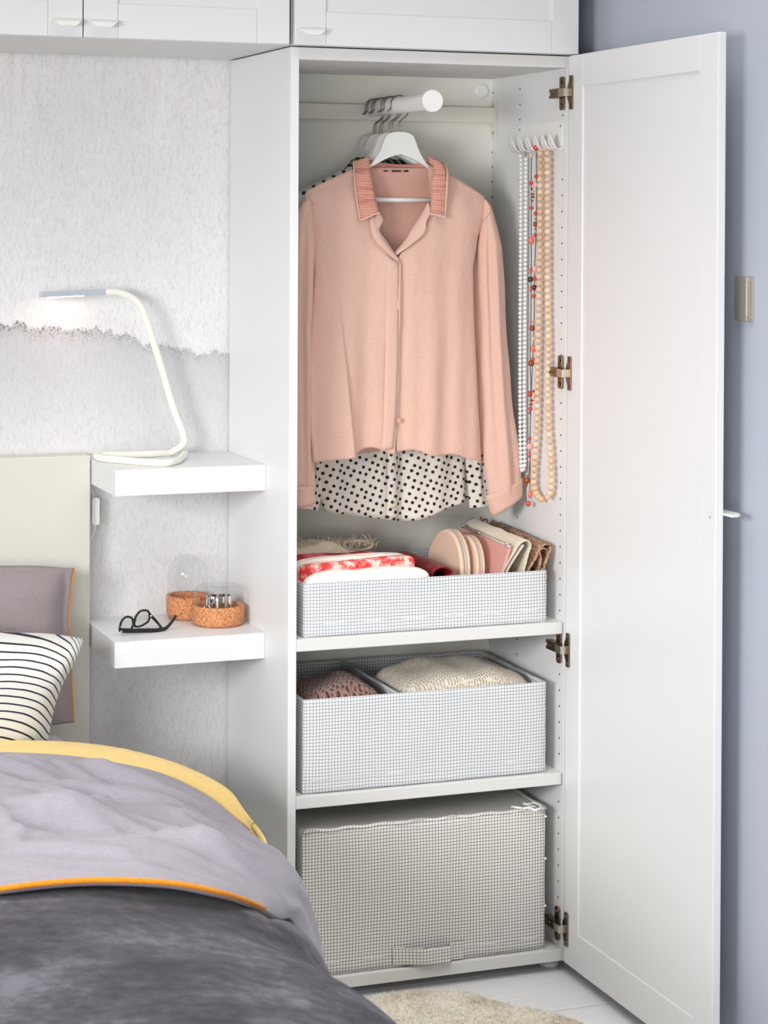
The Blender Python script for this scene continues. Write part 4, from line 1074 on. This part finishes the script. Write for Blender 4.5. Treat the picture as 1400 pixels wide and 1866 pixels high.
# folded clutches: an inverted U profile extruded in depth
def clutch(name, pts, yf, yb, thk, m, label, cat='clutch', rise=.0, twist=.0):
    g = thing(name, label, cat, (pts[0][0], (yf+yb)/2, .70))
    P = cr([(a, 0, b) for a, b in pts], 6)
    def fn(u, v):
        p = path([tuple(q_) for q_ in P], u)
        w_ = .0015*noise.noise(Vector((u*6, v*7, pts[0][0]*50)))
        return Vector((p[0]+w_+twist*v, yf+(yb-yf)*v, p[2]+rise*v+w_))
    bm = bmesh.new(); grid(bm, fn, 50, 24); obj('outer_fold', bm, m, g, smooth=True, solid=thk)
    return g, P
F_ = lambda px, py, yy=.03: (lambda v: (v.x, v.z))(at(px, py, y=yy))
g, _ = clutch('clutch_bag', [(.462, .705), F_(915, 1045), F_(935, 1008), F_(949, 988), F_(962, 984), F_(968, 992), F_(963, 1012), F_(955, 1045), (.495, .705)], .028, .300, .0028, M['ecru'], 'cream linen folded clutch between the rose pouch and the woven clutch', rise=.008)
g2 = thing
bm = bmesh.new()
P = cr([(a, 0, b) for a, b in [(.476, .705), F_(922, 1045), F_(938, 1016), F_(954, 992)]], 6)
def fn(u, v):
    p = path([tuple(q_) for q_ in P], u); return Vector((p[0], .030+.26*v, p[2]))
grid(bm, fn, 24, 14); obj('inner_flap', bm, M['ecru'], g, smooth=True, solid=.0035)
g, _ = clutch('clutch_bag', [(.503, .705), F_(960, 1045), F_(976, 1018), F_(987, 997), F_(998, 990), F_(1005, 994), F_(1004, 1006), F_(997, 1025), F_(992, 1045), (.545, .705)], .030, .300, .0028, M['woven'], 'woven rose-gold straw clutch at the right end of the upper box', rise=.010)
bm = bmesh.new()
P = cr([(a, 0, b) for a, b in [(.530, .705), F_(982, 1040), F_(986, 1018), F_(984, 1004), F_(991, 998), F_(999, 1001)]], 6)
grid(bm, lambda u, v: Vector((path([tuple(q_) for q_ in P], u)[0], .031+.25*v, path([tuple(q_) for q_ in P], u)[2])), 24, 14); obj('inner_flap', bm, M['woven'], g, smooth=True, solid=.003)
bm = bmesh.new()
for k in range(22):
    r_ = random.Random(k+90); p = at(880+r_.uniform(-7, 8), 949+r_.uniform(-4, 5), y=.33)
    tube(bm, cr([p, p+Vector((r_.uniform(-.004, .004), r_.uniform(-.003, .003), r_.uniform(-.003, .006))), p+Vector((r_.uniform(-.006, .006), 0, r_.uniform(-.004, .008)))], 3), .0008, 5)
p = at(881, 955, y=.32); tube(bm, [p, p+Vector((.006, -.02, -.012))], .004, 8)
stuff(obj('tassel', bm, M['woven'], g, smooth=True))

# ------------------------------------------------------------------ knitwear in the middle box
def shm(p, q):
    k = (p.x-.042)/.19
    if q.z > 0: p.z += .010*math.sin(k*3.4+.2)*q.z+.012*math.exp(-((k-.62)/.16)**2)*q.z-.020*ss(.8, 1.05, k)*q.z
    return p
o = obj('folded_sweater', blob(.0415, .2305, .022, .200, Z2+TP+.006, .5660, .5, .004, 16, 30, shm, 2), M['mauve_knit'], None, smooth=True)
tag(o, 'mauve chunky knit sweater folded in the left compartment of the middle box', 'sweater')
def shc(p, q):
    k = (p.x-.242)/.305
    if q.z > 0: p.z += (.016*math.sin(PI*min(1, max(0, k)))-.005)*q.z+.002*math.sin(k*21)*q.z
    return p
o = obj('folded_sweater', blob(.2420, .5435, .020, .250, Z2+TP+.006, .5770, .42, .004, 16, 34, shc, 5), M['cream_knit'], None, smooth=True)
tag(o, 'cream speckled knit sweater folded in the right compartment of the middle box', 'sweater')

# ------------------------------------------------------------------ floating shelves
SX0, SY = -.3039, .1462
for z, lab in ((1.0032, 'upper white floating shelf beside the bed, carrying the lamp'), (.6707, 'lower white floating shelf beside the bed, carrying the spectacles and jars')):
    s = obj('floating_shelf', B(SX0, -.0004, SY, WY-.0005, z-.0507, z), M['white'], None, bevel=.0008); tag(s, lab, 'shelf', None)

# ------------------------------------------------------------------ desk lamp
lp = thing('desk_lamp', 'slim off-white bent-tube lamp with lit head on the upper floating shelf', 'lamp', (-.19, .30, 1.0032))
LZ = 1.0032+.0068
lpy = .345
A_ = lambda a, b: at(a, b, y=lpy)
base = [at(a, b, z=LZ) for a, b in ((312, 825), (290, 826.5), (220, 829.5), (185, 830), (177, 831.5), (182, 834.5), (225, 839), (275, 843), (300, 844), (318, 841), (331, 834), (338, 826))]
post = [A_(72, 537.5), A_(130, 534.5), A_(190, 532), A_(215, 533), A_(238, 541), (A_(255, 556)), A_(266, 580), A_(278, 618), A_(290, 655), A_(306, 710), A_(322, 760), A_(331, 782), A_(335, 795), A_(335, 806), A_(328, 816), A_(318, 821)]
bm = bmesh.new(); tube(bm, cr([p for p in post[2:]]+[p for p in base], 5), .0072, 14); obj('bent_tube', bm, M['lampwhite'], lp, smooth=True)
d = (post[0]-post[2]); c0_ = post[2]+Vector((.0, 0, 0))
bm = bmesh.new()
a0, b0 = A_(191, 531.8), A_(73, 537.2)
dr = (b0-a0); 
def bar(p, q_, hw, z0, z1):
    bm = bmesh.new(); V = []
    for P_ in (p, q_):
        for sy, sz in ((-hw, z0), (hw, z0), (hw, z1), (-hw, z1)): V.append(bm.verts.new(P_+Vector((0, sy, sz))))
    for f in ((0, 1, 2, 3), (7, 6, 5, 4), (0, 4, 5, 1), (1, 5, 6, 2), (2, 6, 7, 3), (3, 7, 4, 0)): bm.faces.new([V[i] for i in f])
    return bm
obj('lamp_head', bar(a0, b0, .0085, -.0050, .0058), M['alu'], lp, bevel=.0012, label='slim aluminium lamp head')
p0, p1 = A_(152, 537.5), A_(86, 541)
obj('light_strip', bar(p0, p1, .006, -.0022, .0006), M['led'], lp)
cord_pts = [at(176, 831, z=LZ)+Vector((-.006, .006, 0)), at(168, 833, y=.365), at(165.5, 838, y=.372), Vector((-.3052, .374, .99)), Vector((-.3052, .376, .955)), at(172.5, 905, y=.378)]
bm = bmesh.new(); tube(bm, cr(cord_pts, 5), .0013, 8); obj('cord', bm, M['plastic'], lp, smooth=True)
bm = bmesh.new(); tube(bm, cr([at(174, 957, y=.378), at(171, 970, y=.378), at(166, 983, y=.378), at(160, 1000, y=.38)], 5), .0013, 8); obj('cord', bm, M['plastic'], lp, smooth=True)
sw0 = at(173.5, 931, y=.378)
bm = bmesh.new()
prof = [(-.0065, .027), (-.0080, .022), (-.0075, .005), (-.0085, -.022), (-.006, -.029), (.006, -.029), (.0088, -.022), (.0080, .005), (.0088, .022), (.0065, .027), (0, .029)]
prism(bm, [(sw0.x+a, sw0.z+b) for a, b in prof], .371, .386, 'y'); s_ = obj('cord_switch', bm, M['plastic'], lp, bevel=.0025, seg=3)
obj('rocker', B(sw0.x-.0015, sw0.x+.0035, .3695, .372, sw0.z-.010, sw0.z+.002), M['plastic'], s_, bevel=.0006)
l = bpy.data.lights.new('lamp_glow', 'AREA'); l.shape = 'RECTANGLE'; l.size = .07; l.size_y = .012; l.energy = .04; l.color = (1, .72, .58)
lo = link(bpy.data.objects.new('lamp_glow', l)); lo.parent = lp; lo.location = (p0+p1)/2-Vector((0, 0, .006))-lp.location

# ------------------------------------------------------------------ glass jars with cork bowls
def jar(px, py, hw, ch, gh, dome, label, seedv):
    c = at(px, py, z=.6708); 
    g = thing('glass_jar', label, 'jar', c)
    bm = bmesh.new()
    r = hw
    lathe(bm, [(0, 0), (r*.84, 0), (r*.93, .002), (r, .008), (r, ch-.004), (r*.985, ch), (r*.86, ch), (r*.84, ch-.003), (r*.80, .010), (r*.7, .006), (0, .006)], c, 56)
    obj('cork_bowl', bm, M['cork'], g, smooth=True)
    R = r*.955; pr = []
    if dome:
        zs = gh-R
        pr = [(R, ch-.010), (R, ch+.003)]+[(R, zs)]+[(R*math.cos(a), zs+R*math.sin(a)) for a in [PI/2*k/14 for k in range(1, 14)]]+[(.0, gh)]
    else:
        pr = [(R*.97, ch-.010), (R, ch+.004), (R*1.01, ch+.014), (R*.98, ch+.026), (R*.90, ch+.034), (R*.78, ch+.0385), (R*.55, ch+.0395), (R*.45, ch+.0375), (.0, ch+.036)]
    th = .0016
    bm = bmesh.new(); lathe(bm, pr, c, 64); obj('glass_cover', bm, M['glass'], g, smooth=True)
    return g, c
j1, c1 = jar(341.5, 1125, .0432, .0470, .1290, True, 'tall glass dome on a cork base, at the back of the lower floating shelf', 1)
j2, c2 = jar(398, 1137, .0530, .0400, .080, False, 'low round glass jar on a cork bowl with metal bracelets, front of the lower shelf', 2)
# metal bracelet standing in the low jar
g = thing('bracelet', 'polished metal link bracelet inside the low cork jar', 'bracelet', c2+Vector((0, 0, .006)))
r_b = .019
for k in range(26):
    a = 2*PI*k/26
    c = Vector((c2.x+r_b*1.5*math.cos(a)*.9+.002, c2.y+.002+r_b*math.sin(a), c2.z+.0440))
    bm = bmesh.new(); box(bm, -.0026, .0026, -.0012, .0012, -.0135, .0135)
    mt = Matrix.Translation(c) @ Matrix.Rotation(a+PI/2, 4, 'Z') @ Matrix.Rotation(.10*math.cos(a), 4, 'Y')
    bmesh.ops.transform(bm, matrix=mt, verts=bm.verts)
    obj('link', bm, M['chrome'] if k % 3 else M['steel'], g, bevel=.0006)
bm = bmesh.new(); p = at(378, 1106, y=c2.y-.015); 
tube(bm, cr([p+Vector((-.004, 0, -.012)), p+Vector((-.006, 0, 0)), p+Vector((-.001, 0, .004)), p+Vector((.003, 0, -.001)), p+Vector((.008, 0, -.006))], 4), .0013, 8); obj('clasp', bm, M['chrome'], g, smooth=True)

# ------------------------------------------------------------------ spectacles (lying on the lower shelf, temples down)
gl = thing('spectacles', 'black-framed spectacles lying open on the lower floating shelf', 'glasses', at(262, 1145, z=.671))
def G(px, py, yy): return at(px, py, y=yy)
ya_, yb2 = .205, .262                                    # near (left lens) and far (right lens) depth
def lens_ring(pl, y_a, y_b):
    xs = [p[0] for p in pl]; a, b = min(xs), max(xs)
    pts = [G(px, py, y_a+(y_b-y_a)*(px-a)/(b-a)) for px, py in pl]
    ring = cr(pts, 4, closed=True)
    bm = bmesh.new(); tube(bm, ring, .0023, 8, closed=True); obj('rim', bm, M['black'], gl, smooth=True)
    bm = bmesh.new(); bm.faces.new([bm.verts.new(p) for p in ring]); bmesh.ops.triangulate(bm, faces=bm.faces); obj('lens', bm, M['lens'], gl, solid=.0012)
lens_ring([(218.5, 1150), (220, 1136), (226, 1126.5), (235, 1124), (241.5, 1128), (242.5, 1137), (240.5, 1144.5), (228, 1147.5)], .205, .225)
lens_ring([(245.5, 1141), (246.5, 1126.5), (253, 1116), (263, 1112), (270.5, 1114.5), (273, 1122.5), (270.5, 1131.5), (263, 1137.5), (251, 1142)], .236, .262)
bm = bmesh.new(); tube(bm, cr([G(242, 1134, .225), G(244, 1131, .23), G(247, 1131, .236)], 3), .0020, 8)
obj('bridge', bm, M['black'], gl, smooth=True)
def temple(pts, w_, name='temple'):
    bm = bmesh.new(); tube(bm, cr(pts, 4), lambda t: w_*(1-.35*t), 8, sx=1.5); obj(name, bm, M['black'], gl, smooth=True)
temple([G(220, 1149, .204), G(232, 1149.5, .206), G(262, 1149, .214), G(292, 1147.5, .222), G(302, 1145, .226), G(311, 1136, .23), G(321, 1122, .236)], .0034)
temple([G(273, 1120, .262), G(280, 1127, .270), G(289, 1137, .272), G(296, 1146.5, .262)], .0026)
bm = bmesh.new()
for p in (G(221, 1151, .2035), G(275, 1122, .262)): bmesh.ops.create_icosphere(bm, subdivisions=2, radius=.0028, matrix=Matrix.Translation(p))
obj('end_piece', bm, M['chrome'], gl, smooth=True)

# ------------------------------------------------------------------ latch plate on the blue-grey wall
lt = thing('latch_plate', 'brushed metal latch plate fixed to the blue-grey wall beside the open door', 'latch', (WX, -.585, 1.35))
zt_, zb_ = 1.3925, 1.3125
obj('plate', B(WX-.004, WX, -.610, -.5575, zb_, zt_), M['steel'], lt, bevel=.001)
obj('raised_block', B(WX-.010, WX-.004, -.598, -.5575, zb_+.001, zt_-.001), M['steel'], lt, bevel=.0012)
obj('keeper', B(WX-.0055, WX-.004, -.608, -.600, zb_+.012, zt_-.010), M['nickel_light'], lt, bevel=.0006)
bm = bmesh.new(); disc(bm, (WX-.0075, -.6035, zb_+.007), .0022, .0035, 'x', 12); obj('screw', bm, M['steel'], lt)

# ------------------------------------------------------------------ bed
bed = thing('bed', 'white bed with tall headboard under the wall cabinet, dressed in grey', 'bed', (-1.1, -.9, FZ))
obj('headboard', B(-1.95, -.3062, .3487, WY-.003, FZ, 1.0110), M['head'], bed, bevel=.002)
obj('mattress', blob(-1.90, -.345, -1.75, .345, .22, .478, .12, .001, 5, 10), M['white'], bed, smooth=True)
bm = bmesh.new(); box(bm, -1.92, -.335, -1.78, .3485, .05, .215)
obj('bed_frame', bm, M['head'], bed, bevel=.004)
for x in (-1.90, -.37):
    for yy in (-1.76, .30): obj('leg', B(x, x+.04, yy, yy+.04, FZ, .052), M['head'], bed)

# body of the bedding seen from above: loft between cross-bed curves
def curve_pts(l): return cr([Vector(p) for p in l], 8)
def loft(cA, cB, nu, nv, mid=None, rip=.0):
    A = [tuple(p) for p in curve_pts(cA)]; Bc = [tuple(p) for p in curve_pts(cB)]
    def fn(u, v):
        a = Vector(path(A, u)); b = Vector(path(Bc, u)); p = a+(b-a)*v
        if mid: p += mid(u, v, p)
        return p
    bm = bmesh.new(); grid(bm, fn, nu, nv); return bm
# grey quilt cover, turned back (yellow inside showing at the top edge)
dv = thing('duvet', 'grey-mauve duvet turned back with yellow lining and orange piping on the bed', 'duvet', (-.7, -.6, .48))
Bk = [Vector((-1.70, .06, .535)), Vector((-1.15, .05, .545))]+[at(0, 1371, y=-.04), at(110, 1376, y=-.04), at(210, 1390, y=-.06), at(300, 1412, y=-.09), at(370, 1446, y=-.13), at(428, 1492, y=-.20), at(466, 1532, y=-.30), at(487, 1556, y=-.40), Vector((-.150, -.44, .30)), Vector((-.158, -.46, .14))]
Fr = [Vector((-1.75, -.95, .60)), Vector((-1.2, -1.00, .61))]+[at(0, 1622, z=.604), at(70, 1613, z=.606), at(150, 1607, z=.606), at(240, 1607, z=.603), at(320, 1613, z=.594), at(400, 1629, z=.572), at(460, 1649, z=.538), at(502, 1672, z=.490), at(545, 1702, z=.40), Vector((-.200, -.86, .20))]
def mid(u, v, p):
    b = math.sin(PI*v)**.8
    h = .040*b*(1-.5*ss(.55, .9, u))
    side = ss(.55, .9, u)
    n1 = noise.noise(Vector((p.x*3.2+p.y*1.5, p.y*7.5-p.x*2.5, 1.3))); n2 = noise.noise(Vector((p.x*8, p.y*20+p.x*4, 4.1)))
    n3 = math.sqrt(noise.noise(Vector((p.x*5+2, p.y*15+p.x*6, 7)))**2+.006)
    w_ = b*(1-.55*side)*ss(0, .3, v)
    rg_ = (1-abs(noise.noise(Vector((p.x*4.5+p.y*3.5, p.y*6-p.x*3, 9)))))**6; h += .020*rg_*w_*ss(.35, .7, v)
    h += w_*(.006*noise.noise(Vector((p.x*16+p.y*6, p.y*34, 3)))+.003*noise.noise(Vector((p.x*40, p.y*60, 8))))
    h += w_*(.042*n1+.020*n2-.034*n3)
    r = .012*side*b*math.sin(v*24+u*6)
    return Vector((side*(.035*b), -.0*side, h*(1-.3*side)))+Vector((r*.35, 0, r*.15))
duv = obj('cover', loft(Bk, Fr, 110, 100, mid), M['duvet'], dv, smooth=True, solid=.006)
# lining: a roll of yellow behind the grey edge
Yo = [Vector((-1.72, .13, .515)), Vector((-1.15, .12, .535))]+[at(0, 1349, y=.02), at(110, 1350.5, y=.02), at(160, 1354, y=.02), at(230, 1365, y=.0), at(300, 1383, y=-.03), at(360, 1406, y=-.07), at(415, 1437, y=-.12), at(440, 1470, y=-.18), at(462, 1503, y=-.27), at(482, 1548, y=-.37), Vector((-.140, -.42, .30)), Vector((-.15, -.44, .14))]
Yi = [p+Vector((0, -.02, .004)) for p in Bk]
Yl = [p+Vector((-.06, -.05, -.10)) for p in Yo]
def ymid(u, v, p): return Vector((0, 0, .004*math.sin(PI*v)+.0015*noise.noise(Vector((u*30, v*3, 0)))))
obj('lining', loft(Yo, Yi, 90, 12, ymid), M['yellow'], dv, smooth=True, solid=.004)
Yd = [p+Vector((-.05, -.03, -.09)) for p in Yo]
obj('lining', loft(Yd, Yo, 90, 6, None), M['yellow'], dv, smooth=True, solid=.003)
pc = curve_pts([p+Vector((0, -.004, .003)) for p in Fr[:10]]); bm = bmesh.new(); tube(bm, pc[:-5], .0040, 10); obj('piping', bm, M['orange'], dv, smooth=True, label='orange piping along the turned-back edge')

# dark velvet blanket
bk = thing('blanket', 'dark grey velvet bedspread draped over the foot half of the bed', 'blanket', (-.8, -1.6, .45))
zs = [(-1.8, .575), (-1.2, .590), (-.80, .592), (-.62, .585), (-.50, .566), (-.41, .535), (-.355, .505), (-.315, .465), (-.285, .41), (-.262, .33), (-.25, .22), (-.245, .10)]
def blanket(u, v):
    k = u*(len(zs)-1); x, z = path(zs, u)
    yy = -.70-v*1.75
    ylead = interp([(0, -.92), (.35, -1.02), (.5, -1.08), (.62, -1.02), (.72, -.92), (.8, -.82), (.9, -.72), (1, -.72)], u)[0]
    yy = ylead+(-2.35-ylead)*v
    side = ss(-.55, -.28, x)
    n1 = noise.noise(Vector((x*3, yy*3.5, 2))); n2 = noise.noise(Vector((x*9, yy*9, 5)))
    dx = side*(.012*math.sin(yy*17)+.02*noise.noise(Vector((0, yy*4, 3))))
    zz = z+.014*n1+.004*n2
    return Vector((x+dx, yy, zz))
bm = bmesh.new()
zz_ = [(v.x, v.z) for v in cr([(a, 0, b) for a, b in zs], 5)]; zs = zz_
grid(bm, blanket, 110, 110); obj('cover', bm, M['velvet'], bk, smooth=True, solid=.010)

# grey pillow against headboard
pw = thing('pillow', 'taupe grey pillow with orange piping leaning on the headboard', 'pillow', (-.66, .24, .49))
def pil(s):
    def fn(u, v):
        # corners measured on the flange outline
        right = interp([(0, -.3570), (.15, -.3600), (.4, -.3640), (.7, -.3680), (.95, -.3610), (1, -.3570)], v)[0]
        left = -1.02
        x = left+(right-left)*u
        z = .492+.310*v+.010*math.sin(PI*u)*v-.004*ss(.85, 1, u)*v
        a = 2*min(1, u/.975)-1; b = 2*v-1
        th = .066*max(0, 1-abs(a)**7)**.8*max(0, 1-b**6)**.7
        yy = .272 + s*(th+.0012)
        yy += (.007*noise.noise(Vector((x*7, z*9, s)))+.004*noise.noise(Vector((x*19-z*8, z*20, s))))*min(1, th*22+.25)
        return Vector((x, yy, z))
    return fn
bm = bmesh.new(); grid(bm, pil(-1), 110, 60); grid(bm, pil(1), 110, 60)
obj('pillowcase', bm, M['pillowgrey'], pw, smooth=True, solid=.0015)
f = pil(-1); bm = bmesh.new(); tube(bm, [f(1, k/50)+Vector((.0015, 0.001, 0)) for k in range(51)], .0021, 8); obj('piping', bm, M['orange'], pw, smooth=True, label='orange piping down the pillow edge')

# striped cushion
cu = thing('cushion', 'off-white cushion with thin dark stripes lying before the grey pillow', 'cushion', (-.58, .10, .50))
def cus(s):
    yC = .10
    TR, BR, TL, BL = [at(a, b, y=yC) for a, b in ((153, 1166), (84, 1372), (-330, 1150), (-330, 1440))]
    top = cr([TL, at(-120, 1135, y=yC), at(0, 1152, y=yC), at(70, 1154, y=yC), at(125, 1160, y=yC), TR], 6)
    right = cr([BR, at(90, 1330, y=yC), at(101, 1275, y=yC), at(118, 1230, y=yC), at(137, 1196, y=yC), TR], 6)
    top = [tuple(p) for p in top]; right = [tuple(p) for p in right]
    def fn(u, v):
        t_ = Vector(path(top, u)); b_ = BL+(BR-BL)*u; r_ = Vector(path(right, v)); l_ = BL+(TL-BL)*v
        p = t_*v+b_*(1-v)+r_*u+l_*(1-u)-(TR*u*v+TL*(1-u)*v+BR*u*(1-v)+BL*(1-u)*(1-v))
        th = (max(0, 1-(2*u-1)**4)**.55)*(max(0, 1-(2*v-1)**4)**.55)
        sag = .0
        return p+Vector((0, s*.085*th, 0))+Vector((0, .0, .004*noise.noise(p*12)))
    return fn
bm = bmesh.new(); grid(bm, cus(-1), 70, 50); grid(bm, cus(1), 70, 50); bmesh.ops.remove_doubles(bm, verts=bm.verts, dist=.0005)
obj('cushion_cover', bm, M['cushion'], cu, smooth=True)

# ------------------------------------------------------------------ sheepskin rug
outline = [at(a, b, z=FZ+.002) for a, b in ((640, 1835), (690, 1813), (740, 1808), (800, 1807), (858, 1810), (890, 1822), (935, 1832), (985, 1841), (1030, 1853), (1068, 1868), (1090, 1890), (1060, 1960), (960, 2060), (820, 2150), (660, 2150), (520, 2060), (480, 1930), (560, 1860))]
oc = cr(outline, 4, closed=True); cen = sum(oc, Vector())/len(oc)
g = thing('sheepskin_rug', 'cream sheepskin rug on the pale floor between bed and wardrobe', 'rug', (cen.x, cen.y, FZ))
def rg(u, v):
    a = u*len(oc); i = int(a) % len(oc); f = a-int(a); p = oc[i]+(oc[(i+1) % len(oc)]-oc[i])*f
    q_ = cen+(p-cen)*v
    q_.z = FZ+.001+.016*(1-v**8)+.0045*noise.noise(q_*28)*(1-v**6); return q_
bm = bmesh.new(); grid(bm, rg, 120, 40, wrap=True); bmesh.ops.remove_doubles(bm, verts=bm.verts, dist=.0004); obj('hide', bm, M['fur'], g, smooth=True)
vs, fs = [], []
for k in range(9000):
    r_ = rnd; u = r_.random(); v = math.sqrt(r_.random())
    p = rg(u, min(.995, v)); d = Vector((r_.uniform(-1, 1), r_.uniform(-1, 1), .6)).normalized()*r_.uniform(.004, .009); s = Vector((r_.uniform(-1, 1), r_.uniform(-1, 1), 0)).normalized()*.0009
    n_ = len(vs); vs += [p-s, p+s, p+d]; fs.append((n_, n_+1, n_+2))
me = bpy.data.meshes.new('wool'); me.from_pydata(vs, [], fs); stuff(obj('wool', me, M['fur'], g))
